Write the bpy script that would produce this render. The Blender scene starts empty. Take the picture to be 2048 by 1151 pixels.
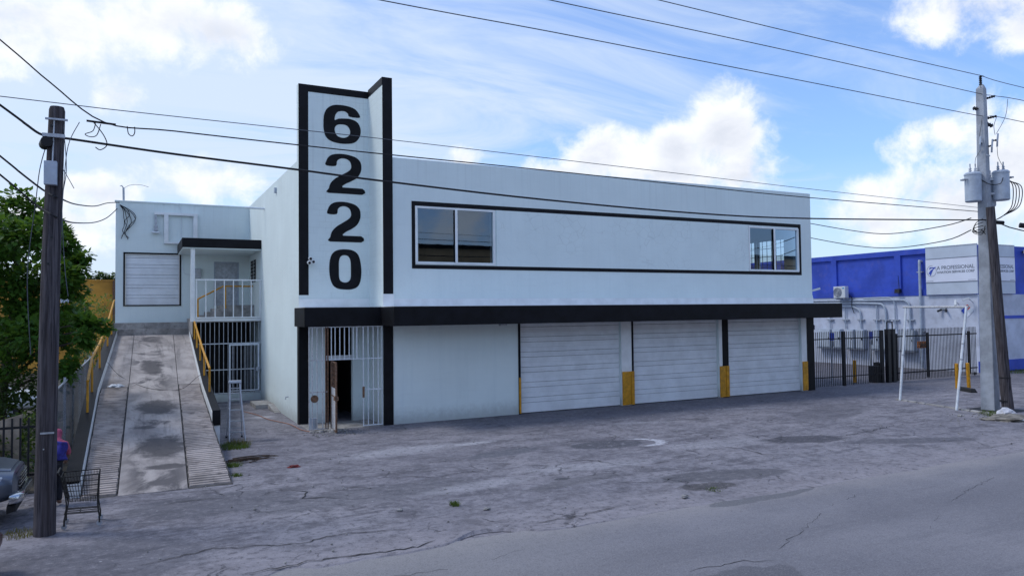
import bpy, bmesh, math, random
from mathutils import Vector, Matrix, geometry, noise as mnoise
PI = math.pi
R = math.radians
rnd = random.Random(7)
scn = bpy.context.scene
col = scn.collection

# ------------------------------------------------------------------ camera
CAM = Vector((-7.58, -23.557, 3.65))
yaw, pitch, roll = -0.4716, 0.0323, -0.0115
fwd = Vector((-math.sin(yaw) * math.cos(pitch), math.cos(yaw) * math.cos(pitch), math.sin(pitch)))
r0 = Vector((math.cos(yaw), math.sin(yaw), 0)); u0 = r0.cross(fwd)
rt = r0 * math.cos(roll) + u0 * math.sin(roll); up = u0 * math.cos(roll) - r0 * math.sin(roll)
cd = bpy.data.cameras.new('camera'); cam = bpy.data.objects.new('camera', cd); col.objects.link(cam)
cam.matrix_world = Matrix(((rt.x, up.x, -fwd.x, CAM.x), (rt.y, up.y, -fwd.y, CAM.y), (rt.z, up.z, -fwd.z, CAM.z), (0, 0, 0, 1)))
cd.sensor_width = 36; cd.sensor_fit = 'HORIZONTAL'; cd.lens = 1479.15 * 36 / 2048
cd.clip_start = 0.1; cd.clip_end = 3000
scn.camera = cam

# ------------------------------------------------------------------ colour management
vs = scn.view_settings
vs.view_transform = 'Standard'; vs.look = 'None'; vs.gamma = 1.0; vs.exposure = 0.42; vs.use_curve_mapping = False
scn.cycles.max_bounces = 6; scn.cycles.diffuse_bounces = 3; scn.cycles.glossy_bounces = 3; scn.cycles.transparent_max_bounces = 8

# ------------------------------------------------------------------ node helper
class N:
    def __init__(s, nt): s.nt = nt
    def new(s, t, **kw):
        n = s.nt.nodes.new(t)
        for k, v in kw.items(): setattr(n, k, v)
        return n
    def put(s, sock, v):
        if hasattr(v, 'links') or isinstance(v, bpy.types.NodeSocket): s.nt.links.new(v, sock)
        else: sock.default_value = v
    def m(s, op, a, b=None, c=None, clamp=False):
        n = s.new('ShaderNodeMath', operation=op); n.use_clamp = clamp
        s.put(n.inputs[0], a)
        if b is not None: s.put(n.inputs[1], b)
        if c is not None: s.put(n.inputs[2], c)
        return n.outputs[0]
    def mix(s, f, a, b, mode='MIX'):
        n = s.new('ShaderNodeMix', data_type='RGBA', blend_type=mode)
        s.put(n.inputs[0], f)
        s.put(n.inputs[6], a if not isinstance(a, tuple) else (*a, 1)[:4]); s.put(n.inputs[7], b if not isinstance(b, tuple) else (*b, 1)[:4])
        return n.outputs[2]
    def ss(s, v, lo, hi, a=0.0, b=1.0):
        n = s.new('ShaderNodeMapRange', interpolation_type='SMOOTHSTEP')
        s.put(n.inputs[0], v); n.inputs[1].default_value = lo; n.inputs[2].default_value = hi
        n.inputs[3].default_value = a; n.inputs[4].default_value = b
        return n.outputs[0]
    def noise(s, vec, scale, detail=4, rough=.55, dist=0.0):
        n = s.new('ShaderNodeTexNoise'); s.put(n.inputs['Vector'], vec)
        n.inputs['Scale'].default_value = scale; n.inputs['Detail'].default_value = detail
        n.inputs['Roughness'].default_value = rough; n.inputs['Distortion'].default_value = dist
        return n.outputs[0]
    def mapv(s, vec, scale=(1, 1, 1), loc=(0, 0, 0), rot=(0, 0, 0)):
        n = s.new('ShaderNodeMapping'); s.put(n.inputs[0], vec)
        n.inputs['Location'].default_value = loc; n.inputs['Rotation'].default_value = rot; n.inputs['Scale'].default_value = scale
        return n.outputs[0]
    def sep(s, vec):
        n = s.new('ShaderNodeSeparateXYZ'); s.put(n.inputs[0], vec); return n.outputs
    def comb(s, x, y, z):
        n = s.new('ShaderNodeCombineXYZ'); s.put(n.inputs[0], x); s.put(n.inputs[1], y); s.put(n.inputs[2], z); return n.outputs[0]

# ------------------------------------------------------------------ sky and clouds
SUN_EL, SUN_AZ = R(56), R(-62)          # behind and left of the building, veiled by cloud
world = bpy.data.worlds.new('World'); scn.world = world; world.use_nodes = True
wn = world.node_tree; wn.nodes.clear(); W = N(wn)
sky = W.new('ShaderNodeTexSky', sky_type='NISHITA')
sky.sun_disc = False; sky.sun_elevation = SUN_EL; sky.sun_rotation = SUN_AZ
sky.air_density = 1.2; sky.dust_density = 0.6; sky.ozone_density = 2.5
tc = W.new('ShaderNodeTexCoord'); dirv = tc.outputs['Generated']
dx, dy, dz = W.sep(dirv)[0:3]
az = W.m('ARCTAN2', dx, dy); el = W.m('ARCSINE', dz)
puff = W.noise(dirv, 17, 8, .62, .2)          # billows
puffb = W.noise(dirv, 5.0, 3, .55, .3)
wob = W.m('ADD', W.m('MULTIPLY', W.m('SUBTRACT', puff, .5), 3.8), W.m('MULTIPLY', W.m('SUBTRACT', puffb, .5), 1.8))
BL = [(0.756, 0.224, 0.065, 0.061, 1), (0.692, 0.209, 0.05, 0.039, 1), (0.593, 0.207, 0.068, 0.045, 1), (0.538, 0.179, 0.068, 0.029, 1),
      (0.678, 0.172, 0.124, 0.04, 1), (0.774, 0.178, 0.056, 0.039, 1), (1.068, 0.163, 0.068, 0.067, 1), (1.024, 0.122, 0.075, 0.045, 1),
      (0.936, 0.112, 0.068, 0.045, 1), (0.984, 0.137, 0.056, 0.035, .9), (1.052, 0.092, 0.1, 0.045, 1), (0.985, 0.192, 0.044, 0.026, 0.5),
      (1.055, 0.344, 0.106, 0.051, 1), (1.09, 0.31, 0.044, 0.039, .9), (0.406, 0.2, 0.034, 0.024, 0.9), (-0.094, 0.325, 0.162, 0.055, 0.9),
      (0.015, 0.348, 0.124, 0.045, 0.9), (0.095, 0.342, 0.075, 0.039, 0.9), (-0.02, 0.26, 0.037, 0.031, 0.8), (-0.038, 0.143, 0.056, 0.029, 0.9),
      (0.072, 0.165, 0.081, 0.032, 0.7), (-0.073, 0.118, 0.075, 0.045, 0.7)]
cum = None
for a, e, ra, re, st in BL:
    qa = W.m('MULTIPLY', W.m('SUBTRACT', az, a), 1 / ra); qe = W.m('MULTIPLY', W.m('SUBTRACT', el, e), 1 / re)
    d2 = W.m('ADD', W.m('MULTIPLY', qa, qa), W.m('MULTIPLY', qe, qe))
    v = W.m('MULTIPLY', W.m('SUBTRACT', 1.0, d2), st)
    cum = v if cum is None else W.m('SMOOTH_MAX', cum, v, .4)
gen = W.m('MULTIPLY', W.m('SUBTRACT', W.noise(dirv, 2.6, 5, .58, .4), .53), 7.0)     # added clouds for the unseen sky, cover raised to brighten the facade
outv = W.ss(W.m('ABSOLUTE', W.m('SUBTRACT', az, .49)), .62, .85)
gen = W.m('ADD', gen, W.m('MULTIPLY', W.m('SUBTRACT', outv, 1.0), 3.0))
cum = W.m('MAXIMUM', W.m('MAXIMUM', cum, -2.0), gen)
cmask = W.ss(W.m('ADD', cum, wob), -.15, 1.15)
# thin high cloud, streaked, thicker towards the hidden sun
cv = W.comb(W.m('DIVIDE', dx, W.m('ADD', W.m('ABSOLUTE', dz), .18)), W.m('DIVIDE', dy, W.m('ADD', W.m('ABSOLUTE', dz), .18)), 0.0)
cir = W.noise(W.mapv(cv, (1.1, 3.2, 1), rot=(0, 0, R(24))), 1.0, 8, .62, .9)
side = W.m('SUBTRACT', W.ss(W.m('ABSOLUTE', W.m('ADD', az, .75)), 1.75, .5, -.07, .36), W.ss(dz, .35, .9, 0, .12))
cirm = W.ss(W.m('ADD', cir, side), .34, .82, .14, .92)
lowh = W.ss(el, .26, .03, 0, .6)
cirm = W.m('MAXIMUM', cirm, lowh)
cshade = W.ss(W.m('ADD', W.noise(W.mapv(dirv, (1, 1, 1.6), (.02, .01, .03)), 9, 6, .6, .2), W.m('MULTIPLY', cum, .10)), .38, .74)
ccol = W.mix(cshade, (7.5, 7.7, 8.2), (5.0, 5.4, 6.3))
ccol = W.mix(W.ss(cum, 0.2, 1.3), (8.0, 8.2, 8.6), ccol)
skyc = W.mix(1.0, sky.outputs[0], (.86, 1.15, 1.6), 'MULTIPLY')
c1 = W.mix(cirm, skyc, (5.4, 6.3, 7.7))
c2 = W.mix(cmask, c1, ccol)
bg = W.new('ShaderNodeBackground'); W.put(bg.inputs[0], c2); bg.inputs[1].default_value = 0.1
wo = W.new('ShaderNodeOutputWorld'); wn.links.new(bg.outputs[0], wo.inputs[0])

# ------------------------------------------------------------------ sun (diffused by cloud)
sd = bpy.data.lights.new('sun', 'SUN'); sun = bpy.data.objects.new('sun', sd); col.objects.link(sun)
sd.energy = 1.15; sd.angle = R(14); sd.color = (1.0, .975, .94)
tosun = Vector((math.sin(SUN_AZ) * math.cos(SUN_EL), math.cos(SUN_AZ) * math.cos(SUN_EL), math.sin(SUN_EL)))
sun.rotation_euler = tosun.to_track_quat('Z', 'Y').to_euler(); sun.location = (-30, 20, 40)

# ------------------------------------------------------------------ mesh builder
class MB:
    def __init__(s): s.v = []; s.f = []
    def box(s, x0, x1, y0, y1, z0, z1):
        b = len(s.v)
        s.v += [(x0, y0, z0), (x1, y0, z0), (x1, y1, z0), (x0, y1, z0), (x0, y0, z1), (x1, y0, z1), (x1, y1, z1), (x0, y1, z1)]
        s.f += [tuple(b + i for i in q) for q in ((0, 3, 2, 1), (4, 5, 6, 7), (0, 1, 5, 4), (1, 2, 6, 5), (2, 3, 7, 6), (3, 0, 4, 7))]
        return s
    def poly(s, pts):
        b = len(s.v); s.v += [tuple(p) for p in pts]; s.f.append(tuple(range(b, b + len(pts)))); return s
    def hexa(s, p):     # 8 points, bottom ring then top ring
        b = len(s.v); s.v += [tuple(q) for q in p]
        s.f += [tuple(b + i for i in q) for q in ((0, 3, 2, 1), (4, 5, 6, 7), (0, 1, 5, 4), (1, 2, 6, 5), (2, 3, 7, 6), (3, 0, 4, 7))]
        return s
    def tube(s, pts, r, n=8, cap=True):
        pts = [Vector(p) for p in pts]; m = len(pts)
        rs = r if isinstance(r, (list, tuple)) else [r] * m
        b = len(s.v); ref = None
        for i, p in enumerate(pts):
            t = (pts[min(i + 1, m - 1)] - pts[max(i - 1, 0)]).normalized()
            if ref is None:
                ref = t.orthogonal().normalized() if abs(t.z) > .9 else t.cross(Vector((0, 0, 1))).normalized()
            else:
                ref = (ref - t * ref.dot(t)).normalized()
            q = t.cross(ref)
            for k in range(n):
                a = 2 * PI * k / n
                s.v.append(tuple(p + (ref * math.cos(a) + q * math.sin(a)) * rs[i]))
        for i in range(m - 1):
            for k in range(n):
                k2 = (k + 1) % n
                s.f.append((b + i * n + k, b + i * n + k2, b + (i + 1) * n + k2, b + (i + 1) * n + k))
        if cap:
            s.f.append(tuple(b + k for k in reversed(range(n)))); s.f.append(tuple(b + (m - 1) * n + k for k in range(n)))
        return s
    def bar(s, a, b, w, h=None, upv=(0, 0, 1)):    # square bar from a to b
        a = Vector(a); b = Vector(b); t = (b - a).normalized(); u = Vector(upv)
        if abs(t.dot(u)) > .98: u = Vector((0, 1, 0))
        sx = t.cross(u).normalized(); sy = sx.cross(t).normalized(); h = h or w
        ring = lambda p: [p + sx * w / 2 * i + sy * h / 2 * j for i, j in ((-1, -1), (1, -1), (1, 1), (-1, 1))]
        return s.hexa(ring(a) + ring(b))
    def disc(s, c, r, axis='z', n=20, t=.01):
        c = Vector(c); d = {'x': Vector((1, 0, 0)), 'y': Vector((0, 1, 0)), 'z': Vector((0, 0, 1))}[axis]
        return s.tube([c - d * t / 2, c + d * t / 2], r, n)
    def lathe(s, c, prof, n=18):
        b = len(s.v)
        for r, z in prof:
            for k in range(n):
                a = 2 * PI * k / n; s.v.append((c[0] + r * math.cos(a), c[1] + r * math.sin(a), c[2] + z))
        for i in range(len(prof) - 1):
            for k in range(n):
                k2 = (k + 1) % n; s.f.append((b + i * n + k, b + i * n + k2, b + (i + 1) * n + k2, b + (i + 1) * n + k))
        s.f.append(tuple(b + k for k in reversed(range(n)))); s.f.append(tuple(b + (len(prof) - 1) * n + k for k in range(n)))
        return s
    def wall(s, axis, u0, u1, z0, z1, t0, t1, holes=()):
        """Wall sheet of thickness t0..t1; axis 'x': runs along x (t is y); axis 'y': runs along y (t is x)."""
        us = sorted(set([u0, u1] + [h[i] for h in holes for i in (0, 1)])); zs = sorted(set([z0, z1] + [h[i] for h in holes for i in (2, 3)]))
        P = (lambda u, t, z: (u, t, z)) if axis == 'x' else (lambda u, t, z: (t, u, z))
        solid = lambda i, j: 0 <= i < len(us) - 1 and 0 <= j < len(zs) - 1 and not any(h[0] <= (us[i] + us[i + 1]) / 2 <= h[1] and h[2] <= (zs[j] + zs[j + 1]) / 2 <= h[3] for h in holes)
        for i in range(len(us) - 1):
            for j in range(len(zs) - 1):
                if not solid(i, j): continue
                a, b2, c, d = us[i], us[i + 1], zs[j], zs[j + 1]
                s.poly([P(a, t0, c), P(b2, t0, c), P(b2, t0, d), P(a, t0, d)]); s.poly([P(a, t1, c), P(a, t1, d), P(b2, t1, d), P(b2, t1, c)])
                if not solid(i - 1, j): s.poly([P(a, t0, c), P(a, t0, d), P(a, t1, d), P(a, t1, c)])
                if not solid(i + 1, j): s.poly([P(b2, t0, c), P(b2, t1, c), P(b2, t1, d), P(b2, t0, d)])
                if not solid(i, j - 1): s.poly([P(a, t0, c), P(a, t1, c), P(b2, t1, c), P(b2, t0, c)])
                if not solid(i, j + 1): s.poly([P(a, t0, d), P(b2, t0, d), P(b2, t1, d), P(a, t1, d)])
        return s
    def mesh(s, name, mat, off=(0, 0, 0), smooth=False):
        me = bpy.data.meshes.new(name)
        me.from_pydata([(v[0] - off[0], v[1] - off[1], v[2] - off[2]) for v in s.v], [], s.f)
        bm = bmesh.new(); bm.from_mesh(me); bmesh.ops.remove_doubles(bm, verts=bm.verts, dist=1e-5)
        bmesh.ops.recalc_face_normals(bm, faces=bm.faces); bm.to_mesh(me); bm.free()
        if mat: me.materials.append(mat)
        if smooth:
            me.polygons.foreach_set('use_smooth', [True] * len(me.polygons)); me.set_sharp_from_angle(angle=R(40))
        return me
    def build(s, name, mat, parent=None, smooth=False, bevel=0.0, seg=2):
        off = rootloc(parent) if parent else (0, 0, 0)
        o = bpy.data.objects.new(name, s.mesh(name, mat, off, smooth)); col.objects.link(o)
        if parent: o.parent = parent
        if bevel:
            b = o.modifiers.new('bevel', 'BEVEL'); b.width = bevel; b.segments = seg; b.limit_method = 'ANGLE'; b.angle_limit = R(35)
        return o

def rootloc(o):
    while o.parent: o = o.parent
    return o.location
def place(me, name, parent, loc, rot=(0, 0, 0), scale=(1, 1, 1)):      # a piece that shares its mesh data
    o = bpy.data.objects.new(name, me); col.objects.link(o); o.parent = parent
    rl = rootloc(parent); o.location = (loc[0] - rl[0], loc[1] - rl[1], loc[2] - rl[2]); o.rotation_euler = rot; o.scale = scale
    return o
def tag(o, label, cat, group=None):
    o['label'] = label; o['category'] = cat
    if group: o['group'] = group
    return o
def thing(name, label, cat, loc=(0, 0, 0), group=None):
    o = bpy.data.objects.new(name, None); col.objects.link(o); o.location = loc; o.empty_display_size = .2
    return tag(o, label, cat, group)
def struct(o): o['kind'] = 'structure'; return o
def stuff(o): o['kind'] = 'stuff'; return o
def unit(mat, name='piece'):                                            # unit cube, for scaled pieces
    return MB().box(-.5, .5, -.5, .5, -.5, .5).mesh(name, mat)
def lerp(a, b, t): return a + (b - a) * t
def smoothpath(pts, k=6):
    P = [Vector(p) for p in pts]; out = []
    for i in range(len(P) - 1):
        p0 = P[max(i - 1, 0)]; p1 = P[i]; p2 = P[i + 1]; p3 = P[min(i + 2, len(P) - 1)]
        for j in range(k):
            t = j / k
            out.append(.5 * (2 * p1 + (p2 - p0) * t + (2 * p0 - 5 * p1 + 4 * p2 - p3) * t * t + (3 * p1 - p0 - 3 * p2 + p3) * t ** 3))
    return out + [P[-1]]

# ------------------------------------------------------------------ materials
def mat_base(name):
    m = bpy.data.materials.new(name); m.use_nodes = True; nt = m.node_tree; n = N(nt)
    b = nt.nodes['Principled BSDF']
    geo = n.new('ShaderNodeNewGeometry')
    return m, n, b, geo.outputs['Position']
def bump(n, b, h, strength=.3, dist=.02):
    k = n.new('ShaderNodeBump'); k.inputs['Strength'].default_value = strength; k.inputs['Distance'].default_value = dist
    n.put(k.inputs['Height'], h); n.put(b.inputs['Normal'], k.outputs[0])
def paint(name, c, rough=.5, var=.12, scale=3.0, bscale=60, bstr=.15, metal=0.0, dirt=None, dirtamt=.3, spec=.5):
    m, n, b, pos = mat_base(name)
    v = n.noise(pos, scale, 6, .6)
    c2 = tuple(x * (1 - var * 2) for x in c); c1 = tuple(min(1, x * (1 + var)) for x in c)
    cc = n.mix(n.ss(v, .3, .7), c2, c1)
    if dirt: cc = n.mix(n.m('MULTIPLY', n.ss(n.noise(pos, scale * 2.7, 8, .7), .5, .72), dirtamt), cc, dirt)
    n.put(b.inputs['Base Color'], cc); b.inputs['Roughness'].default_value = rough; b.inputs['Metallic'].default_value = metal
    b.inputs['Specular IOR Level'].default_value = spec
    if bstr: bump(n, b, n.noise(pos, bscale, 4, .6), bstr, .01)
    return m
def stucco(name, c, block=False, crackle=False, dirty=0.0):
    m, n, b, pos = mat_base(name)
    v = n.noise(pos, .55, 5, .55); st = n.noise(n.mapv(pos, (5, 5, .35)), 1.0, 5, .6)
    cc = n.mix(n.ss(v, .3, .7), tuple(x * .965 for x in c), tuple(min(1, x * 1.03) for x in c))
    cc = n.mix(n.m('MULTIPLY', n.ss(st, .45, .8), .28), cc, tuple(x * y for x, y in zip(c, (.80, .84, .86))))
    zt = n.sep(pos)[2]; run = n.noise(n.mapv(pos, (7, 7, .12)), 1.0, 5, .62)
    cc = n.mix(n.m('MULTIPLY', n.m('MULTIPLY', n.ss(zt, 7.3, 8.8), n.ss(run, .5, .68)), .30), cc, tuple(x * .72 for x in c))
    roll = n.noise(n.mapv(pos, (.9, .9, 9)), 1.0, 4, .6)
    cc = n.mix(n.m('MULTIPLY', n.ss(roll, .5, .75), .18), cc, tuple(x * .86 for x in c))
    h = n.noise(pos, 38, 6, .65)
    h = n.m('ADD', n.m('MULTIPLY', h, .6), n.m('MULTIPLY', n.noise(pos, 7, 4, .6), 1.2))
    if dirty:
        z = n.sep(pos)[2]
        f = n.m('MULTIPLY', n.ss(n.m('ADD', z, n.m('MULTIPLY', n.noise(pos, 5, 6, .7), -.5)), .35, -.25), dirty)
        cc = n.mix(f, cc, (.22, .22, .21))
    if block:
        br = n.new('ShaderNodeTexBrick'); x, y, z = n.sep(pos)[0:3]
        n.put(br.inputs['Vector'], n.comb(n.m('ADD', n.m('ADD', x, y), n.m('MULTIPLY', n.noise(pos, 3), .05)), n.m('ADD', z, n.m('MULTIPLY', n.noise(pos, 2.4), .05)), 0.0))
        br.inputs['Scale'].default_value = 1.0; br.inputs['Mortar Size'].default_value = .008; br.inputs['Mortar Smooth'].default_value = .7
        br.inputs['Brick Width'].default_value = .40; br.inputs['Row Height'].default_value = .20
        f = n.m('MULTIPLY', br.outputs['Fac'], n.ss(n.noise(pos, 1.7, 3), .42, .62))
        cc = n.mix(n.m('MULTIPLY', f, .35), cc, tuple(x * .62 for x in c)); h = n.m('SUBTRACT', h, n.m('MULTIPLY', f, 1.2))
    if crackle:
        vo = n.new('ShaderNodeTexVoronoi', feature='DISTANCE_TO_EDGE')
        n.put(vo.inputs['Vector'], n.m('ADD', 0, 0) if False else n.mapv(pos, (1, 1, 1.3)))
        vo.inputs['Scale'].default_value = 2.6
        f = n.m('MULTIPLY', n.ss(vo.outputs['Distance'], .035, .0), n.ss(n.noise(pos, .8, 3), .46, .60))
        cc = n.mix(n.m('MULTIPLY', f, .30), cc, tuple(x * .6 for x in c)); h = n.m('SUBTRACT', h, f)
    n.put(b.inputs['Base Color'], cc); b.inputs['Roughness'].default_value = .75
    b.inputs['Specular IOR Level'].default_value = .25
    bump(n, b, h, .32, .02)
    return m

WALLC = (.72, .81, .81)
M = {}
M['wall'] = stucco('pale_aqua_stucco', WALLC, dirty=.5)
M['wall_block'] = stucco('pale_aqua_block', WALLC, block=True)
M['wall_crack'] = stucco('pale_aqua_crackled', WALLC, crackle=True)
M['white'] = paint('white_paint', (.80, .83, .84), .45, .05, 2.0)
M['white_metal'] = paint('white_metal', (.70, .75, .80), .4, .06, 6, dirt=(.25, .16, .10), dirtamt=.25)
M['door'] = paint('white_door_panel', (.76, .80, .84), .42, .05, 1.6, 20, .04)
M['black'] = paint('black_paint', (.0052, .0055, .0085), .55, .25, 2.5, 40, .25, spec=.2)
M['black_metal'] = paint('black_metal', (.012, .012, .015), .45, .2, 8, spec=.4)
M['yellow'] = paint('yellow_paint', (.62, .29, .008), .5, .14, 6, dirt=(.10, .06, .03), dirtamt=.5)
M['rust'] = paint('rust', (.17, .085, .045), .85, .3, 14, 80, .4, dirt=(.45, .42, .40), dirtamt=.5)
M['rusty_white'] = paint('rusty_white_metal', (.55, .56, .58), .6, .08, 9, 60, .2, dirt=(.15, .075, .045), dirtamt=1.0)
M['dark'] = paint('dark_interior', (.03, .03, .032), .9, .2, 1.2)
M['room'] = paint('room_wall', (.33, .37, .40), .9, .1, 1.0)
M['concrete'] = paint('old_concrete', (.33, .32, .31), .9, .2, 2.2, 30, .4, dirt=(.09, .085, .085), dirtamt=.6, spec=.2)
M['galv'] = paint('galvanised_steel', (.42, .45, .50), .45, .12, 8, metal=.35)
M['alu'] = paint('aluminium', (.40, .42, .46), .38, .1, 10, metal=.5)
M['grey_box'] = paint('grey_enamel', (.40, .46, .55), .45, .08, 4)
M['cable'] = paint('black_cable', (.012, .012, .015), .6, .1, 4, 0, 0, spec=.3)
M['wire'] = paint('bare_wire', (.07, .08, .10), .5, .1, 4, 0, 0)
M['rubber'] = paint('rubber', (.015, .015, .016), .8, .2, 5)
M['blue'] = paint('cobalt_blue_paint', (.042, .088, .50), .65, .12, .8, 30, .2, spec=.3, dirt=(.09, .11, .42), dirtamt=.6)
M['lav'] = paint('lavender_paint', (.54, .58, .69), .7, .10, .9, 30, .25, dirt=(.30, .30, .36), dirtamt=.35, spec=.3)
M['signwhite'] = paint('sign_face_white', (.72, .75, .86), .35, .03, 1.0, 0, 0)
M['signgrey'] = paint('sign_face_grey', (.52, .58, .67), .45, .05, 1.0, 0, 0)
M['textgrey'] = paint('letter_grey', (.20, .22, .27), .5, .02, 1, 0, 0)
M['textblue'] = paint('logo_blue', (.03, .07, .45), .5, .02, 1, 0, 0)
M['red'] = paint('red_paint', (.45, .03, .03), .5, .1, 8, 0, 0)
M['rag'] = paint('dark_red_cloth', (.20, .03, .03), .9, .3, 12, 60, .4)
M['navy'] = paint('navy_awning_cloth', (.012, .018, .06), .8, .1, 8)
M['ochre'] = paint('ochre_wall', (.62, .30, .045), .85, .16, .5, 20, .2, dirt=(.2, .11, .05), dirtamt=.5)
M['ochre_dull'] = paint('ochre_warehouse_wall', (.34, .24, .13), .85, .14, .5, 20, .2)
M['tan'] = paint('tan_board', (.30, .24, .18), .85, .2, 3)
M['pink'] = paint('pink_cloth', (.36, .07, .13), .9, .2, 9, 90, .3)
M['bluecloth'] = paint('blue_cloth', (.03, .03, .22), .9, .25, 9, 90, .3)
M['trouser'] = paint('dark_trousers', (.012, .012, .018), .95, .2, 9, 90, .3)
M['skin'] = paint('skin', (.20, .11, .075), .6, .1, 9)
M['silver'] = paint('silver_car_paint', (.13, .155, .20), .28, .05, 2, 0, 0, metal=.6)
M['maroon'] = paint('dark_red_car_paint', (.06, .008, .010), .3, .05, 2, 0, 0, metal=.3)
M['vanwhite'] = paint('white_car_paint', (.62, .65, .68), .35, .05, 2, 0, 0)
M['chrome'] = paint('chrome', (.55, .57, .6), .18, .03, 2, 0, 0, metal=1.0)
M['lens'] = paint('headlamp_lens', (.55, .6, .65), .1, .05, 5, 0, 0)
M['lens_dark'] = paint('camera_glass', (.01, .01, .012), .1, .05, 5, 0, 0)
M['plastic_bag'] = paint('white_plastic', (.65, .68, .72), .4, .1, 15, 30, .5)
M['twig'] = paint('dead_branch', (.075, .048, .032), .9, .3, 10, 60, .4)
M['stone'] = paint('rubble', (.30, .29, .28), .9, .3, 9, 40, .5)
M['soil'] = paint('dark_yard_soil', (.06, .052, .042), .95, .4, 1.5, 20, .7, dirt=(.13, .12, .09), dirtamt=.6)
M['sand'] = paint('sandy_soil', (.22, .20, .17), .95, .3, 5, 30, .6)

def mat_glass(name, tint, refl):
    m, n, b, pos = mat_base(name); nt = m.node_tree; nt.nodes.remove(b)
    gl = n.new('ShaderNodeBsdfGlossy'); gl.inputs['Roughness'].default_value = .012; gl.inputs['Color'].default_value = (.62, .78, 1, 1)
    tr = n.new('ShaderNodeBsdfTransparent'); tr.inputs['Color'].default_value = (*tint, 1)
    fr = n.new('ShaderNodeLayerWeight'); fr.inputs['Blend'].default_value = .22
    mx = n.new('ShaderNodeMixShader'); n.put(mx.inputs[0], n.m('MULTIPLY_ADD', fr.outputs[0], refl, .13, clamp=True))
    nt.links.new(tr.outputs[0], mx.inputs[1]); nt.links.new(gl.outputs[0], mx.inputs[2])
    bp = n.new('ShaderNodeBump'); bp.inputs['Strength'].default_value = .02; bp.inputs['Distance'].default_value = .02
    n.put(bp.inputs['Height'], n.noise(pos, 1.2, 2)); nt.links.new(bp.outputs[0], gl.inputs['Normal'])
    nt.links.new(mx.outputs[0], nt.nodes['Material Output'].inputs[0])
    return m
M['glass'] = mat_glass('window_glass', (.5, .58, .64), 1.7)
M['carglass'] = mat_glass('car_glass', (.1, .12, .13), 2.0)

def mat_wood():
    m, n, b, pos = mat_base('weathered_pole_wood')
    g = n.noise(n.mapv(pos, (26, 26, 1.1)), 1.0, 8, .65, .3); g2 = n.noise(n.mapv(pos, (6, 6, .5)), 1.0, 4, .6)
    cc = n.mix(n.ss(g, .32, .66), (.024, .022, .026), (.112, .102, .112)); cc = n.mix(n.m('MULTIPLY', n.ss(g2, .45, .7), .6), cc, (.05, .038, .036))
    k = n.ss(n.noise(n.mapv(pos, (40, 40, .7)), 1.0, 3, .5), .64, .70); cc = n.mix(k, cc, (.008, .007, .008))
    n.put(b.inputs['Base Color'], cc); b.inputs['Roughness'].default_value = .9; b.inputs['Specular IOR Level'].default_value = .2
    bump(n, b, n.m('SUBTRACT', g, k), .6, .02); return m
M['wood'] = mat_wood()

def mat_leaf(name, c, c2):
    m, n, b, pos = mat_base(name); nt = m.node_tree
    oi = n.noise(pos, 2.3, 3, .6); gi = n.new('ShaderNodeNewGeometry').outputs['Random Per Island']
    cc = n.mix(n.m('ADD', n.m('MULTIPLY', oi, .5), n.m('MULTIPLY', gi, .5)), c, c2)
    n.put(b.inputs['Base Color'], cc); b.inputs['Roughness'].default_value = .5; b.inputs['Specular IOR Level'].default_value = .35
    t = n.new('ShaderNodeBsdfTranslucent'); n.put(t.inputs[0], n.mix(.5, cc, (.16, .24, .02)))
    mx = n.new('ShaderNodeMixShader'); mx.inputs[0].default_value = .45
    nt.links.new(b.outputs[0], mx.inputs[1]); nt.links.new(t.outputs[0], mx.inputs[2]); nt.links.new(mx.outputs[0], nt.nodes['Material Output'].inputs[0])
    return m
M['leaf'] = mat_leaf('broad_leaf', (.024, .085, .014), (.085, .20, .026))
M['leaf2'] = mat_leaf('yellowish_leaf', (.06, .11, .015), (.16, .21, .03))
M['leaf3'] = mat_leaf('dark_leaf', (.012, .034, .010), (.035, .075, .02))
M['grass'] = mat_leaf('grass_blade', (.04, .085, .015), (.13, .17, .04))
M['dry'] = mat_leaf('dry_grass_blade', (.14, .11, .05), (.22, .18, .09))
M['bark'] = paint('bark', (.07, .055, .045), .95, .3, 6, 40, .5)

def ell(n, pos, cx, cy, rx, ry, rot=0.0, lo=.78, hi=1.02, amp=.5, sc=2.2):
    p = n.mapv(pos, (1, 1, 1), (-cx, -cy, 0)); p = n.mapv(p, (1, 1, 1), rot=(0, 0, -rot))
    x, y = n.sep(p)[0:2]; x = n.m('MULTIPLY', x, 1 / rx); y = n.m('MULTIPLY', y, 1 / ry)
    d = n.m('SQRT', n.m('ADD', n.m('MULTIPLY', x, x), n.m('MULTIPLY', y, y)))
    d = n.m('ADD', d, n.m('MULTIPLY', n.m('SUBTRACT', n.noise(pos, sc, 8, .68), .5), amp * 2))
    return n.ss(d, hi, lo), d

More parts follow.
